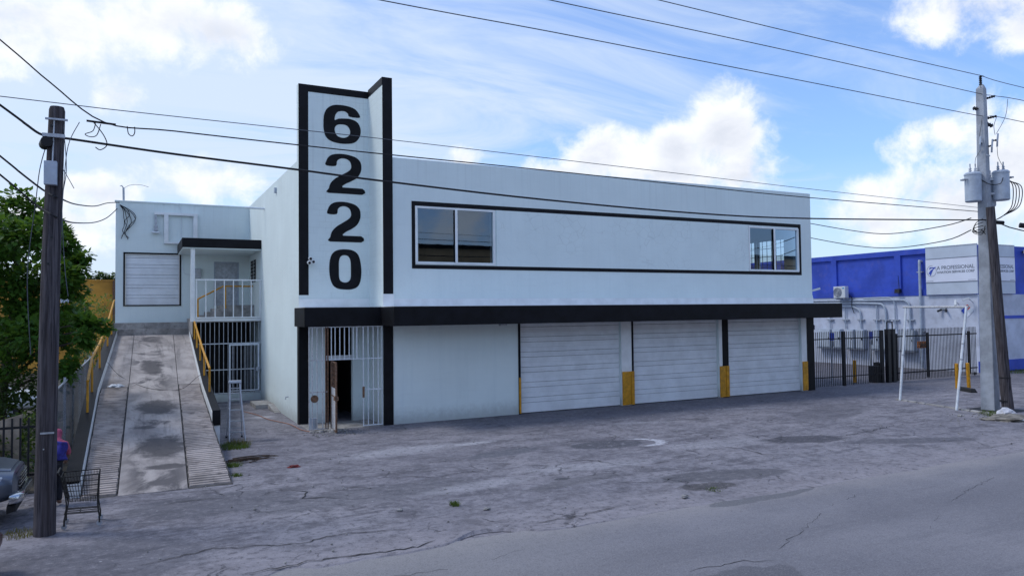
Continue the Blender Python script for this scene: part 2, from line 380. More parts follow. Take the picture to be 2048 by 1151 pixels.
def mat_ground():
    m, n, b, pos = mat_base('weathered_pavement'); x, y, z = n.sep(pos)[0:3]
    flat = n.comb(x, y, 0.0)
    big = n.noise(flat, .25, 4, .6, .4); mid = n.noise(flat, 1.6, 10, .76, .3); fin = n.noise(flat, 6.5, 9, .82); grit = n.noise(flat, 60, 3, .7)
    strk = n.noise(n.mapv(flat, (.7, 1.9, 1), rot=(0, 0, .15)), 1.0, 10, .78, .35)
    cc = n.mix(n.ss(big, .3, .7), (.195, .186, .196), (.285, .27, .272))
    cc = n.mix(n.m('MULTIPLY', n.ss(mid, .47, .68), .5), cc, (.39, .365, .36))
    cc = n.mix(n.m('MULTIPLY', n.ss(mid, .50, .36), .85), cc, (.125, .118, .122))
    cc = n.mix(n.m('MULTIPLY', n.ss(strk, .51, .60), .75), cc, (.11, .104, .11))
    cc = n.mix(n.m('MULTIPLY', n.ss(strk, .46, .33), .35), cc, (.40, .375, .37))
    # dusty sand band beside the road
    dust = n.m('MULTIPLY', n.ss(n.m('ADD', y, n.m('MULTIPLY', n.noise(flat, .7, 5, .6), 2.2)), -9.2, -11.6), n.ss(n.noise(flat, .5, 6, .6), .25, .6, .45, .9))
    cc = n.mix(n.m('MULTIPLY', dust, .75), cc, (.35, .322, .315))
    # dark strip by the doors: the building's shade painted into the colour
    dk = n.m('MULTIPLY', n.ss(n.m('ADD', y, n.m('MULTIPLY', n.noise(flat, .9, 6, .65), 2.6)), -3.0, -.3), n.ss(x, 0, 3.0, .1, .62))
    cc = n.mix(dk, cc, (.115, .115, .128))
    # stains with their own outline
    for cx, cy, rx, ry, rot, f, c in ((9.2, -8.7, 1.4, .6, -.3, .85, (.07, .068, .075)), (11.4, -10.3, 2.3, .42, -.35, .65, (.10, .098, .105)),
            (1.0, -6.2, 1.25, .4, .15, .7, (.12, .125, .135)), (4.0, -11.0, 1.8, .55, -.2, .7, (.10, .098, .1)), (3.95, -6.58, 1.15, .55, -.1, .0, (.10, .105, .115)),
            (3.0, -11.6, .75, .3, -.2, .8, (.065, .06, .055)), (.75, -9.55, .22, .13, 0, .9, (.08, .08, .085)), (-3.2, -8.8, 2.6, .7, .1, .5, (.12, .12, .125)),
            (-6.2, -8.0, 1.7, 1.0, 0, .6, (.10, .10, .108)), (14.5, -5.2, 3.2, 1.0, .4, .45, (.11, .108, .115)), (-8.2, -10.8, 1.8, 1.4, 0, .55, (.10, .10, .11)),
            (.8, -9.9, 1.5, .3, .2, .5, (.14, .135, .135))):
        k, _ = ell(n, flat, cx, cy, rx, ry, rot); cc = n.mix(n.m('MULTIPLY', k, f), cc, c)
    for cx, cy, rx, ry, rot, f in ((-1.2, -4.6, 2.2, .7, .1, .55), (.9, -4.5, .8, .25, .1, .8), (-3.5, 4.2, .5, .35, 0, .8), (2.0, -8.7, 2.4, .5, -.15, .4), (-1.2, -9.2, 1.9, .45, .1, .4), (6.5, -8.0, 2.0, .7, -.1, .35), (7.3, -3.9, 1.6, .35, -.3, .35), (12.5, -3.0, 1.8, .3, -.3, .35)):
        k, _ = ell(n, flat, cx, cy, rx, ry, rot, lo=.4); cc = n.mix(n.m('MULTIPLY', k, f), cc, (.47, .46, .455))
    km, _ = ell(n, flat, 3.95, -6.58, 1.2, .58, -.12, lo=.86, hi=.98, amp=.22, sc=5); cc = n.mix(n.m('MULTIPLY', km, .8), cc, n.mix(n.ss(n.noise(flat, 3.5, 8, .75), .54, .64), (.075, .077, .085), (.25, .25, .26)))
    # white paint crescent round the patched manhole
    _, d1 = ell(n, flat, 4.15, -6.6, 1.25, .62, -.12, amp=.12, sc=6); _, d2 = ell(n, flat, 5.0, -6.75, .75, .62, -.1, amp=.2, sc=6)
    ring = n.m('MULTIPLY', n.m('MULTIPLY', n.ss(d1, .98, 1.04), n.ss(d1, 1.42, 1.34)), n.ss(d2, 1.05, .85))
    ring = n.m('MULTIPLY', ring, n.ss(n.noise(flat, 7, 7, .75), .38, .5)); cc = n.mix(n.m('MULTIPLY', ring, .78), cc, (.66, .66, .66))
    # hairline crazing
    vo = n.new('ShaderNodeTexVoronoi', feature='DISTANCE_TO_EDGE'); wv = n.new('ShaderNodeVectorMath', operation='ADD')
    n.put(wv.inputs[0], flat); n.put(wv.inputs[1], n.comb(n.m('MULTIPLY', mid, .9), n.m('MULTIPLY', n.noise(flat, 1.7, 6, .65), .9), 0.0))
    n.put(vo.inputs['Vector'], wv.outputs[0]); vo.inputs['Scale'].default_value = 1.15
    crk = n.m('MULTIPLY', n.ss(vo.outputs['Distance'], .018, .004), n.ss(n.noise(flat, .45, 4, .6), .535, .63))
    cc = n.mix(n.m('MULTIPLY', crk, .75), cc, (.045, .043, .045))
    # specks, fine grit
    cc = n.mix(n.m('MULTIPLY', n.ss(fin, .515, .60), .72), cc, (.105, .10, .105)); cc = n.mix(n.m('MULTIPLY', n.ss(fin, .47, .38), .34), cc, (.47, .44, .43)); cc = n.mix(n.m('MULTIPLY', n.ss(grit, .56, .70), .45), cc, (.10, .097, .098)); cc = n.mix(n.m('MULTIPLY', n.ss(grit, .42, .30), .35), cc, (.5, .48, .47))
    sp = n.new('ShaderNodeTexVoronoi'); n.put(sp.inputs['Vector'], flat); sp.inputs['Scale'].default_value = 3.5
    spk = n.m('MULTIPLY', n.ss(sp.outputs['Distance'], .09, .05), n.ss(n.sep(sp.outputs['Color'])[0], .80, .82))
    cc = n.mix(n.m('MULTIPLY', spk, .6), cc, (.55, .54, .53))
    cc = n.mix(1.0, cc, (.90, .905, .98), 'MULTIPLY')
    n.put(b.inputs['Base Color'], cc); b.inputs['Roughness'].default_value = .88; b.inputs['Specular IOR Level'].default_value = .25
    h = n.m('ADD', n.m('ADD', n.m('MULTIPLY', mid, 1.2), n.m('MULTIPLY', fin, .5)), n.m('SUBTRACT', n.m('MULTIPLY', grit, .2), n.m('MULTIPLY', crk, 1.0)))
    bump(n, b, h, .7, .04); return m
M['ground'] = mat_ground()

def mat_road():
    m, n, b, pos = mat_base('worn_asphalt'); x, y, z = n.sep(pos)[0:3]; flat = n.comb(x, y, 0.0)
    big = n.noise(flat, .3, 5, .6); g = n.noise(flat, 38, 5, .8); mid = n.noise(n.mapv(flat, (.25, 1.8, 1)), 1.0, 8, .72, .3)
    cc = n.mix(n.ss(big, .3, .7), (.165, .162, .182), (.225, .218, .238)); cc = n.mix(n.m('MULTIPLY', n.ss(mid, .5, .72), .55), cc, (.12, .118, .135))
    cc = n.mix(n.m('MULTIPLY', n.ss(mid, .45, .25), .35), cc, (.235, .228, .225))
    tr = n.m('MULTIPLY', n.ss(n.m('ABSOLUTE', n.m('ADD', y, 14.6)), .75, .1), .35); cc = n.mix(tr, cc, (.125, .123, .142))
    dust = n.ss(n.m('ADD', y, n.m('MULTIPLY', n.noise(flat, .8, 6, .62), -1.3)), -14.3, -12.7); cc = n.mix(n.m('MULTIPLY', dust, .85), cc, (.33, .306, .30))
    dust2 = n.m('MULTIPLY', n.ss(n.m('ADD', x, n.m('MULTIPLY', big, 4)), 3.0, -2.0), n.ss(y, -17.5, -13.0)); cc = n.mix(n.m('MULTIPLY', dust2, .5), cc, (.27, .26, .255))
    for cx, cy, rx, ry, rot, f, c in ((3.6, -12.7, 1.6, .26, .05, .85, (.13, .13, .14)), (-.2, -16.0, 1.1, .55, .1, .85, (.11, .108, .122))):
        k, _ = ell(n, flat, cx, cy, rx, ry, rot, lo=.9, hi=1.0, amp=.75, sc=.9); cc = n.mix(n.m('MULTIPLY', k, f), cc, c)
    g2 = n.noise(flat, 9, 8, .85); cc = n.mix(n.m('MULTIPLY', n.ss(g2, .52, .60), .35), cc, (.10, .098, .112)); cc = n.mix(n.m('MULTIPLY', n.ss(g2, .47, .40), .25), cc, (.31, .30, .315))
    cc = n.mix(n.m('MULTIPLY', n.ss(g, .52, .66), .65), cc, (.33, .32, .33)); cc = n.mix(n.m('MULTIPLY', n.ss(g, .48, .34), .6), cc, (.055, .053, .058))
    n.put(b.inputs['Base Color'], cc); b.inputs['Roughness'].default_value = .85; b.inputs['Specular IOR Level'].default_value = .3
    bump(n, b, g, .5, .015); return m
M['road'] = mat_road()

def mat_ramp():
    m, n, b, pos = mat_base('ramp_concrete'); x, y, z = n.sep(pos)[0:3]
    mid = n.noise(n.mapv(pos, (1.5, .75, 1)), 1.0, 8, .66, .5); fin = n.noise(pos, 16, 8, .7)
    cc = n.mix(n.ss(mid, .32, .66), (.26, .235, .225), (.43, .39, .37))
    lng = n.noise(n.mapv(pos, (5, .28, 1)), 1.0, 8, .7, .3); cc = n.mix(n.m('MULTIPLY', n.ss(lng, .5, .68), .55), cc, (.13, .118, .115))
    cc = n.mix(n.m('MULTIPLY', n.ss(n.noise(n.mapv(pos, (.8, .5, 1), (3, 1, 0)), 1.3, 7, .66, .8), .50, .62), n.m('MULTIPLY', n.ss(n.m('ABSOLUTE', n.m('ADD', x, 7.1)), .95, .25), .85)), cc, (.085, .08, .085))
    for cx, cy, rx, ry in ((-7.0, .3, .62, .85), (-7.0, -3.4, .62, 1.0), (-7.05, 5.8, .4, 1.6), (-6.9, -4.9, .5, .2)):
        k, _ = ell(n, pos, cx, cy, rx, ry, 0, lo=.6, hi=1.1, amp=.7, sc=3.5); cc = n.mix(n.m('MULTIPLY', k, .85), cc, (.075, .07, .073))
    for cx, cy, rx, ry in ((-8.3, 1.8, .5, 4.2), (-5.85, -.2, .45, 2.6), (-8.5, -4, .4, 2.5)):
        k, _ = ell(n, pos, cx, cy, rx, ry, 0, lo=.3, amp=.4, sc=2.2); cc = n.mix(n.m('MULTIPLY', k, .65), cc, (.085, .078, .075))
    cc = n.mix(n.m('MULTIPLY', n.ss(fin, .55, .8), .5), cc, (.16, .15, .145))
    n.put(b.inputs['Base Color'], cc); b.inputs['Roughness'].default_value = .9; b.inputs['Specular IOR Level'].default_value = .2
    bump(n, b, n.m('ADD', mid, n.m('MULTIPLY', fin, .4)), .4, .03); return m
M['ramp'] = mat_ramp()
M['ribc'] = paint('tan_ramp_rib', (.40, .345, .315), .9, .2, 1.4, 40, .4, dirt=(.12, .105, .10), dirtamt=.85)
M['track'] = paint('grimy_ramp_groove', (.075, .07, .068), .95, .3, 5, 30, .3)
M['crack'] = paint('crack_shadow_soil', (.03, .028, .028), .95, .3, 9, 0, 0)

# ================================================================== SETTING
g = MB(); g.poly([(-900, -900, -.06), (900, -900, -.06), (900, 900, -.06), (-900, 900, -.06)])
struct(g.build('ground', M['ground']))
r = MB(); r.poly([(-400, -23.0, -.03), (400, -23.0, -.03), (400, -12.4, -.03), (-400, -12.4, -.03)])
road_o = struct(r.build('road', M['road']))

y_ = MB()
for a, b in ((-60, -30), (-30, -15), (-15, -8.95)): y_.poly([(a, -5.2, .012), (b, -5.2, .012), (b, 33.9, .012), (a, 33.9, .012)])
struct(y_.build('yard_soil', M['soil']))
def edge_y(x):          # broken front edge of the pavement
    y = -12.62 + .16 * mnoise.noise(Vector((x * .35, 3, 0))) + .06 * mnoise.noise(Vector((x * 1.9, 7, 0))) + .03 * mnoise.noise(Vector((x * 6, 9, 0)))
    y += .62 * math.exp(-((x + 2.35) / .62) ** 2) + .3 * math.exp(-((x + 5.6) / .22) ** 2)
    return y
def apron():
    v, f = [], []; nx, ny = 300, 64; x0, x1 = -40., 34.
    for i in range(nx + 1):
        x = lerp(x0, x1, i / nx); ye = edge_y(x)
        for j in range(ny + 1):
            t = j / ny; y = lerp(ye, 27.0, t ** 2.0)
            h = .012 * mnoise.noise(Vector((x * .45, y * .45, 0))) + .006 * mnoise.noise(Vector((x * 1.7, y * 1.7, 5)))
            fade = min(1, max(0, (-1.0 - y) / 2.0)); e = min(1, (y - ye) / .9); e = e * e * (3 - 2 * e); v.append((x, y, h * fade * (.2 + .8 * e) - .004 - .024 * (1 - e) * (1 - math.exp(-((x + 3) / 3.2) ** 2))))
    for i in range(nx):
        for j in range(ny):
            a = i * (ny + 1) + j; f.append((a, a + ny + 1, a + ny + 2, a + 1))
    b = len(v)
    for i in range(nx + 1):
        p = v[i * (ny + 1)]; v.append((p[0] + rnd.uniform(-.02, .02), p[1] - .03 - rnd.random() * .05, -.05))
    for i in range(nx): f.append((b + i, b + i + 1, (i + 1) * (ny + 1), i * (ny + 1)))
    mb = MB(); mb.v = v; mb.f = f; o = mb.build('pavement', M['ground'], smooth=False); return struct(o)
pav = apron()

def crack(pts, w, parent, z=.004, seed=0):
    q = random.Random(seed); P = []
    for i in range(len(pts) - 1):
        a, b = Vector((*pts[i], 0)), Vector((*pts[i + 1], 0)); k = max(2, int((b - a).length / .12))
        for j in range(k):
            p = a.lerp(b, j / k); P.append(p + Vector((q.uniform(-.045, .045), q.uniform(-.05, .05), 0)))
    P.append(Vector((*pts[-1], 0))); mb = MB(); n = len(P); top = []; bot = []
    for i, p in enumerate(P):
        t = (P[min(i + 1, n - 1)] - P[max(i - 1, 0)]).normalized(); s = Vector((-t.y, t.x, 0)); ww = w * q.uniform(.35, 1.2) * min(1, (i + .3) / 3, (n - 1 - i + .3) / 3)
        h = .012 * mnoise.noise(Vector((p.x * .45, p.y * .45, 0))) + .006 * mnoise.noise(Vector((p.x * 1.7, p.y * 1.7, 5)))
        zz = z + h * min(1, max(0, (-1 - p.y) / 2)) + .004
        top.append((p.x + s.x * ww, p.y + s.y * ww, zz)); bot.append((p.x - s.x * ww, p.y - s.y * ww, zz))
    mb.v = top + bot; mb.f = [(i, i + 1, n + i + 1, n + i) for i in range(n - 1)]
    return mb.build('crack', M['crack'], parent)
CR = [([(-7.6, -11.3), (-6.5, -11.0), (-5.2, -11.4), (-4.5, -11.2), (-3.3, -11.5)], .018), ([(-6.2, -12.4), (-5.0, -12.3), (-3.6, -12.45), (-3.2, -12.2)], .03),
      ([(-4.9, -7.4), (-4.4, -7.9), (-4.6, -8.4), (-3.8, -8.8)], .022), ([(-3.9, -8.2), (-3.4, -8.0), (-3.0, -8.5)], .018), ([(-5.9, -7.6), (-6.6, -7.5), (-7.3, -7.7)], .02),
      ([(1.9, -7.7), (2.5, -8.3), (2.6, -8.9), (3.0, -9.3)], .025), ([(3.2, -9.3), (4.0, -9.2), (4.9, -9.3), (5.6, -9.0)], .016), ([(6.3, -8.2), (6.6, -8.9), (6.5, -9.7), (6.9, -10.0)], .025),
      ([(-1.6, -12.2), (-.4, -12.2), (.6, -12.0)], .018), ([(10.2, -8.9), (12.0, -8.7), (13.2, -8.4), (14.3, -8.3)], .02), ([(1.5, -10.4), (2.4, -10.9), (3.1, -10.6)], .016),
      ([(-2.2, -7.6), (-1.6, -8.0), (-.8, -7.8), (-.3, -8.2)], .016), ([(11.5, -11.9), (12.4, -12.0), (13.6, -11.9)], .018)]
for i, (p, w) in enumerate(CR): crack(p, w * .62, pav, seed=i)
for i, (p, w) in enumerate([([(1.2, -15.2), (2.4, -14.6), (3.9, -13.9), (5.2, -13.5)], .012), ([(-1.6, -15.5), (-.6, -15.25), (.4, -15.35), (.9, -15.6)], .018), ([(4.2, -15.6), (6.5, -14.6), (9.0, -13.9)], .010), ([(-6.5, -13.6), (-5.0, -13.4), (-3.4, -13.55), (-2.2, -13.3)], .012)]): crack(p, w * .55, road_o, z=-.031, seed=40 + i)

# ================================================================== MAIN BUILDING
ZR, WX = 8.83, 19.63
bld = thing('warehouse', 'pale aqua two-storey warehouse with tall black-framed 6220 number tower', 'building', (0, 0, 0))
GD = [(4.74, 9.12), (9.70, 14.04), (14.56, 18.85)]
WINL, WINR = (.80, 3.77, 5.30, 7.25), (15.84, 18.82, 5.28, 7.21)
mb = MB().wall('x', 0, WX, 0, ZR, 0, .25, [(.9, 3.7, 5.38, 7.18), (15.92, 18.74, 5.36, 7.13)] + [(a - .08, b, 0, 3.3) for a, b in GD])
mb.build('front_wall', M['wall'], bld)
MB().wall('y', 1.9, 26, 0, ZR, -2.72, -2.47).build('side_wall', M['wall'], bld)
MB().wall('x', -2.47, 0, 3.3, ZR, 1.9, 2.1).build('wall', M['wall'], bld)
MB().wall('y', .25, 26, 0, ZR, WX - .25, WX, [(1.35, 3.06, 5.35, 6.95), (3.2, 4.6, 5.35, 6.95)]).build('side_wall', M['wall'], bld)
MB().wall('x', -2.47, WX - .25, 0, ZR, 25.75, 26).build('rear_wall', M['wall'], bld)
MB().box(0, WX - .25, .25, 2.1, 8.3, 8.45).box(-2.47, WX - .25, 2.1, 25.75, 8.3, 8.45).build('roof', M['concrete'], bld)
MB().box(-.33, WX - .25, 2.1, 25.75, 3.95, 4.12).box(0, WX - .25, .25, 2.1, 3.95, 4.12).build('upper_floor', M['concrete'], bld)
# upstairs rooms behind the two windows
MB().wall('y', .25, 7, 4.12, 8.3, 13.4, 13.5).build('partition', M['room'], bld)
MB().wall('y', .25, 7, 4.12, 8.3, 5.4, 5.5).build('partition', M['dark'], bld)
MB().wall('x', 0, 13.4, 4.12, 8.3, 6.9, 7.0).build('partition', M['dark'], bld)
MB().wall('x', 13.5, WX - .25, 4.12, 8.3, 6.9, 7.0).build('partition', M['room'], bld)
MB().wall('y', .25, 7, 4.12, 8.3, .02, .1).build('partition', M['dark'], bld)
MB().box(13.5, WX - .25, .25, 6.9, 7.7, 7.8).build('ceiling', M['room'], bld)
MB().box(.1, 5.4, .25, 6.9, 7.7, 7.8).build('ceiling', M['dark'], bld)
for y0, y1 in ((1.35, 3.06), (3.2, 4.6)):                               # gridded windows in the far side of the right-hand room
    w = MB()
    for s in (y0, y1): w.box(WX - .17, WX - .11, s - .03, s + .03, 5.35, 6.95)
    for z in (5.38, 6.92): w.box(WX - .17, WX - .11, y0 + .03, y1 - .03, z - .03, z + .03)
    wo_ = w.build('window', M['black_metal'], bld); k = 6 if y1 < 3.1 else 5
    for i in range(1, k): MB().box(WX - .15, WX - .13, lerp(y0, y1, i / k) - .012, lerp(y0, y1, i / k) + .012, 5.41, 6.89).build('muntin', M['black_metal'], wo_)
    for i in range(1, 4): MB().box(WX - .155, WX - .125, y0 + .03, y1 - .03, 5.38 + i * .385 - .012, 5.38 + i * .385 + .012).build('muntin', M['black_metal'], wo_)
# painted band that frames the upstairs windows
fb = MB(); fb.box(.68, 18.98, -.012, -.0005, 7.26, 7.41); fb.box(.68, 18.98, -.012, -.0005, 5.14, 5.27); fb.box(.68, .80, -.012, -.0005, 5.27, 7.26); fb.box(18.83, 18.98, -.012, -.0005, 5.27, 7.26)
fb.build('window_band', M['black'], bld)
MB().box(3.83, 15.82, -.028, -.0005, 5.272, 7.258).build('stucco_panel', M['wall_crack'], bld)
def slider(nm, W4):
    x0, x1, z0, z1 = W4; f = MB(); t = .065; y0, y1 = -.035, .10
    f.box(x0, x1, y0, y1, z1 - t, z1).box(x0, x1, y0, y1, z0, z0 + t).box(x0, x0 + t, y0, y1, z0 + t, z1 - t).box(x1 - t, x1, y0, y1, z0 + t, z1 - t)
    wo = f.build('window', M['white'], bld, bevel=.006); wo['label'] = nm
    xm = (x0 + x1) / 2
    MB().box(xm - .045, xm + .045, -.05, .08, z0 + t, z1 - t).build('mullion', M['white'], wo, bevel=.006)
    MB().box(xm - .062, xm - .046, -.035, .06, z0 + t, z1 - t).build('meeting_rail', M['black'], wo)
    MB().poly([(x0 + t, .023, z0 + t), (xm - .062, .023, z0 + t), (xm - .062, .023, z1 - t), (x0 + t, .023, z1 - t)]).build('pane', M['glass'], wo)
    MB().poly([(xm + .045, .038, z0 + t), (x1 - t, .038, z0 + t), (x1 - t, .038, z1 - t), (xm + .045, .038, z1 - t)]).build('pane', M['glass'], wo)
slider('left upstairs sliding window in white frame', WINL); slider('right upstairs sliding window with gridded windows seen through it', WINR)
# string course above the canopy
MB().box(0.0, WX + .02, -.035, -.001, 3.862, 4.13).build('white_ledge', M['white'], bld)
MB().box(0.0, WX + .012, -.018, -.001, 4.132, 4.235).build('ledge_course', M['wall'], bld)
# number tower
TY = 1.6
MB().box(-2.72, -.33, TY, TY + .3, 3.3, 11.40).build('tower_panel', M['wall_block'], bld)
MB().box(-.33, 0, -.06, TY + .3, 3.86, 11.46).build('tower_fin', M['wall_block'], bld)
MB().box(-.332, .006, -.068, -.0605, 4.29, 11.462).build('fin_paint', M['black'], bld)
tp = MB(); tp.box(-2.722, -.331, TY - .008, TY - .0005, 11.16, 11.402); tp.box(-2.722, -2.40, TY - .008, TY - .0005, 4.29, 11.16)
tp.build('tower_border', M['black'], bld)
MB().box(-.339, -.331, -.06, TY - .009, 11.20, 11.462).build('tower_border', M['black'], bld)
MB().box(-2.725, -.331, TY - .03, TY - .0005, 3.862, 4.16).build('white_ledge', M['white'], bld)
MB().box(-.35, .02, -.09, -.0605, 3.862, 4.28).build('fin_foot', M['white'], bld)
# numerals
def numeral(outer, holes, x0, x1, z0, z1, nm):
    xs = [p[0] for p in outer]; ys = [p[1] for p in outer]; a, b2, c, d = min(xs), max(xs), min(ys), max(ys)
    T = lambda p: Vector((lerp(x0, x1, (p[0] - a) / (b2 - a)), lerp(z1, z0, (p[1] - c) / (d - c)), 0))
    def dense(P):
        P = [Vector((*p, 0)) for p in P]; out = []; n = len(P)
        for i in range(n):
            p0, p1, p2, p3 = P[i - 1], P[i], P[(i + 1) % n], P[(i + 2) % n]
            if (p2 - p1).length > 70: out.append(p1); continue
            for j in range(3):
                t = j / 3; out.append(.5 * (2 * p1 + (p2 - p0) * t + (2 * p0 - 5 * p1 + 4 * p2 - p3) * t * t + (3 * p1 - p0 - 3 * p2 + p3) * t ** 3))
        return [T(q) for q in out]
    L = [dense(outer)] + [dense(h) for h in holes]; V = [q for l in L for q in l]; tr = geometry.tessellate_polygon(L)
    mb = MB(); k = len(V); yf, yb = TY - .010, TY - .001
    mb.v = [(q.x, yf, q.y) for q in V] + [(q.x, yb, q.y) for q in V]; mb.f = [tuple(t) for t in tr]
    st = 0
    for l in L:
        for i in range(len(l)): mb.f.append((st + i, st + (i + 1) % len(l), k + st + (i + 1) % len(l), k + st + i))
        st += len(l)
    o = mb.build('numeral', M['black'], bld); o['label'] = nm
SIX = [(523, 328), (515, 295), (490, 268), (450, 254), (395, 250), (345, 258), (308, 285), (288, 330), (283, 390), (285, 440), (298, 490), (330, 518), (380, 530), (430, 530), (485, 517), (518, 480), (530, 435), (525, 395), (505, 362), (465, 346), (420, 346), (380, 352), (357, 364), (360, 330), (375, 305), (398, 294), (425, 294), (445, 308), (455, 328)]
SIXH = [(408, 390), (440, 398), (457, 425), (457, 455), (440, 478), (410, 488), (378, 480), (360, 455), (357, 420), (375, 397)]
TWO = [(300, 660), (302, 630), (318, 598), (350, 577), (400, 570), (450, 575), (495, 590), (522, 620), (528, 660), (522, 695), (500, 735), (460, 765), (425, 785), (407, 812), (532, 812), (532, 857), (317, 857), (318, 825), (330, 785), (360, 750), (400, 722), (440, 695), (460, 670), (460, 640), (448, 615), (420, 602), (392, 605), (370, 625), (362, 660)]
ZER = [(338, 92), (380, 98), (408, 122), (420, 165), (424, 215), (418, 265), (402, 295), (370, 309), (335, 310), (300, 306), (272, 288), (257, 250), (252, 200), (256, 150), (270, 115), (298, 97)]
ZERH = [(334, 124), (354, 131), (365, 155), (367, 200), (366, 245), (356, 265), (336, 272), (314, 265), (304, 245), (303, 200), (304, 155), (314, 131)]
numeral(SIX, [SIXH], -1.89, -.60, 9.50, 10.83, 'black painted numeral 6'); numeral(TWO, [], -1.81, -.56, 7.77, 9.14, 'upper black painted numeral 2')
numeral(TWO, [], -1.76, -.60, 6.11, 7.49, 'lower black painted numeral 2'); numeral(ZER, [ZERH], -1.71, -.60, 4.48, 5.86, 'black painted numeral 0')
# canopy over the doors
cp = MB().box(-.42, 19.78, -1.45, -.0005, 3.25, 3.86).build('canopy', M['black'], bld, bevel=.015)
MB().box(-2.87, -.345, -.05, TY - .002, 3.25, 3.86).build('canopy', M['black'], bld, bevel=.015)
MB().box(-.40, 19.76, -1.43, -.04, 3.861, 3.875).build('roof_flashing', M['white'], bld)
MB().box(-2.85, -.36, -.03, TY - .04, 3.861, 3.875).build('roof_flashing', M['white'], bld)
MB().box(3.4, 3.62, -1.2, -1.0, 3.19, 3.249).build('soffit_lamp', M['galv'], bld)
# ground-floor piers and guards
MB().box(-.33, 0, -.002, TY, 0, 3.249).build('pier', M['wall'], bld); MB().box(-.332, .004, -.03, -.0025, 0, 3.249).build('pier_face', M['black'], bld)
MB().box(-2.722, -2.40, TY - .03, TY + .3, 0, 3.249).build('pier', M['black'], bld)
MB().box(19.19, WX + .012, -.03, -.0005, 0, 3.249).build('pier', M['black'], bld)
for a, b in GD:                                                        # black steel angle on the left of each door
    MB().box(a - .09, a - .004, -.025, .12, 0, 3.249).build('door_jamb', M['black'], bld)
for x0, x1 in ((9.13, 9.60), (14.05, 14.22), (18.86, 19.18)): MB().box(x0, x1, -.02, -.0005, 0, 3.249).build('pier_face', M['white'], bld)
MB().box(14.23, 14.466, -.022, -.0005, 0, 3.249).build('pier_face', M['black'], bld)
for gx in ((4.66, 4.735), (9.135, 9.42), (9.43, 9.53), (9.54, 9.69), (14.05, 14.26), (14.27, 14.38), (14.39, 14.55), (18.87, 19.02), (19.03, 19.17)):
    MB().box(gx[0], gx[1], -.075 if gx[1] - gx[0] > .12 else -.055, -.023, .02, 1.30).build('corner_guard', M['yellow'], bld, bevel=.012)
# sectional doors
def section_profile(w, h):
    pr = [(-.012, 0), (.016, .004), (.022, .012), (.022, h * .5 - .010), (.010, h * .5 - .002), (.010, h * .5 + .004), (.022, h * .5 + .012), (.022, h - .012), (.016, h - .004), (-.012, h)]
    mb = MB(); n = len(pr)
    mb.v = [(-w / 2, -p[0], p[1]) for p in pr] + [(w / 2, -p[0], p[1]) for p in pr]
    mb.f = [(i, n + i, n + i + 1, i + 1) for i in range(n - 1)]; mb.f += [tuple(range(n)), tuple(range(n, 2 * n)), (0, n - 1, 2 * n - 1, n)]
    return mb
def sectional(parent, x0, x1, z0, z1, y, n, nm, mat):
    d = MB().box(x0, x1, y + .045, y + .055, z0, z1).build('garage_door', M['dark'], parent); d['label'] = nm  # dark backing: gasket tone and groove shade put into its colour
    h = (z1 - z0) / n; ha, hb_ = h * .34, h * .66
    ma = section_profile(x1 - x0 - .01, ha - .006).mesh('door_panel', mat); mb2 = section_profile(x1 - x0 - .01, hb_ - .006).mesh('door_panel', mat)
    for i in range(n):
        place(mb2, 'door_panel', d, ((x0 + x1) / 2, y + .03 + rnd.uniform(-.003, .003), z0 + i * h), (rnd.uniform(-.004, .004), 0, 0)); place(ma, 'door_panel', d, ((x0 + x1) / 2, y + .03 + rnd.uniform(-.003, .003), z0 + i * h + hb_), (rnd.uniform(-.004, .004), 0, 0))
    MB().box(x0, x1, y + .0, y + .04, z0 - .012, z0 - .001).build('rubber_seal', M['rubber'], d)
    return d
for (a, b), nm in zip(GD, ('white roll-up door nearest the number tower', 'middle white roll-up door', 'white roll-up door farthest from the number tower')):
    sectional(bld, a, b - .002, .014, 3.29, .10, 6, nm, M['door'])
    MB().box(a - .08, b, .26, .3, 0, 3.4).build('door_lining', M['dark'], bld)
# porch under the tower
MB().wall('x', -2.398, -.331, 0, 3.248, TY, TY + .2, [(-1.85, -.92, 0, 3.2)]).build('porch_wall', M['wall'], bld)
MB().box(-1.85, -.92, TY + .05, TY + .14, 2.12, 2.24).build('lintel', M['white_metal'], bld)
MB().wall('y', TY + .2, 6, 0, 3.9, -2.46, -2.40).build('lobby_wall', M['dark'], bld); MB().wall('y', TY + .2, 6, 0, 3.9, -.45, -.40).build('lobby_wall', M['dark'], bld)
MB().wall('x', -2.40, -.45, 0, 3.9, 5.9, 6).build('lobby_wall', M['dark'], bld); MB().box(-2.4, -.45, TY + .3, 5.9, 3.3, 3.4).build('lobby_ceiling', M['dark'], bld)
MB().box(-2.72, -.33, -.05, TY, -.05, .012).build('porch_step', M['concrete'], bld)
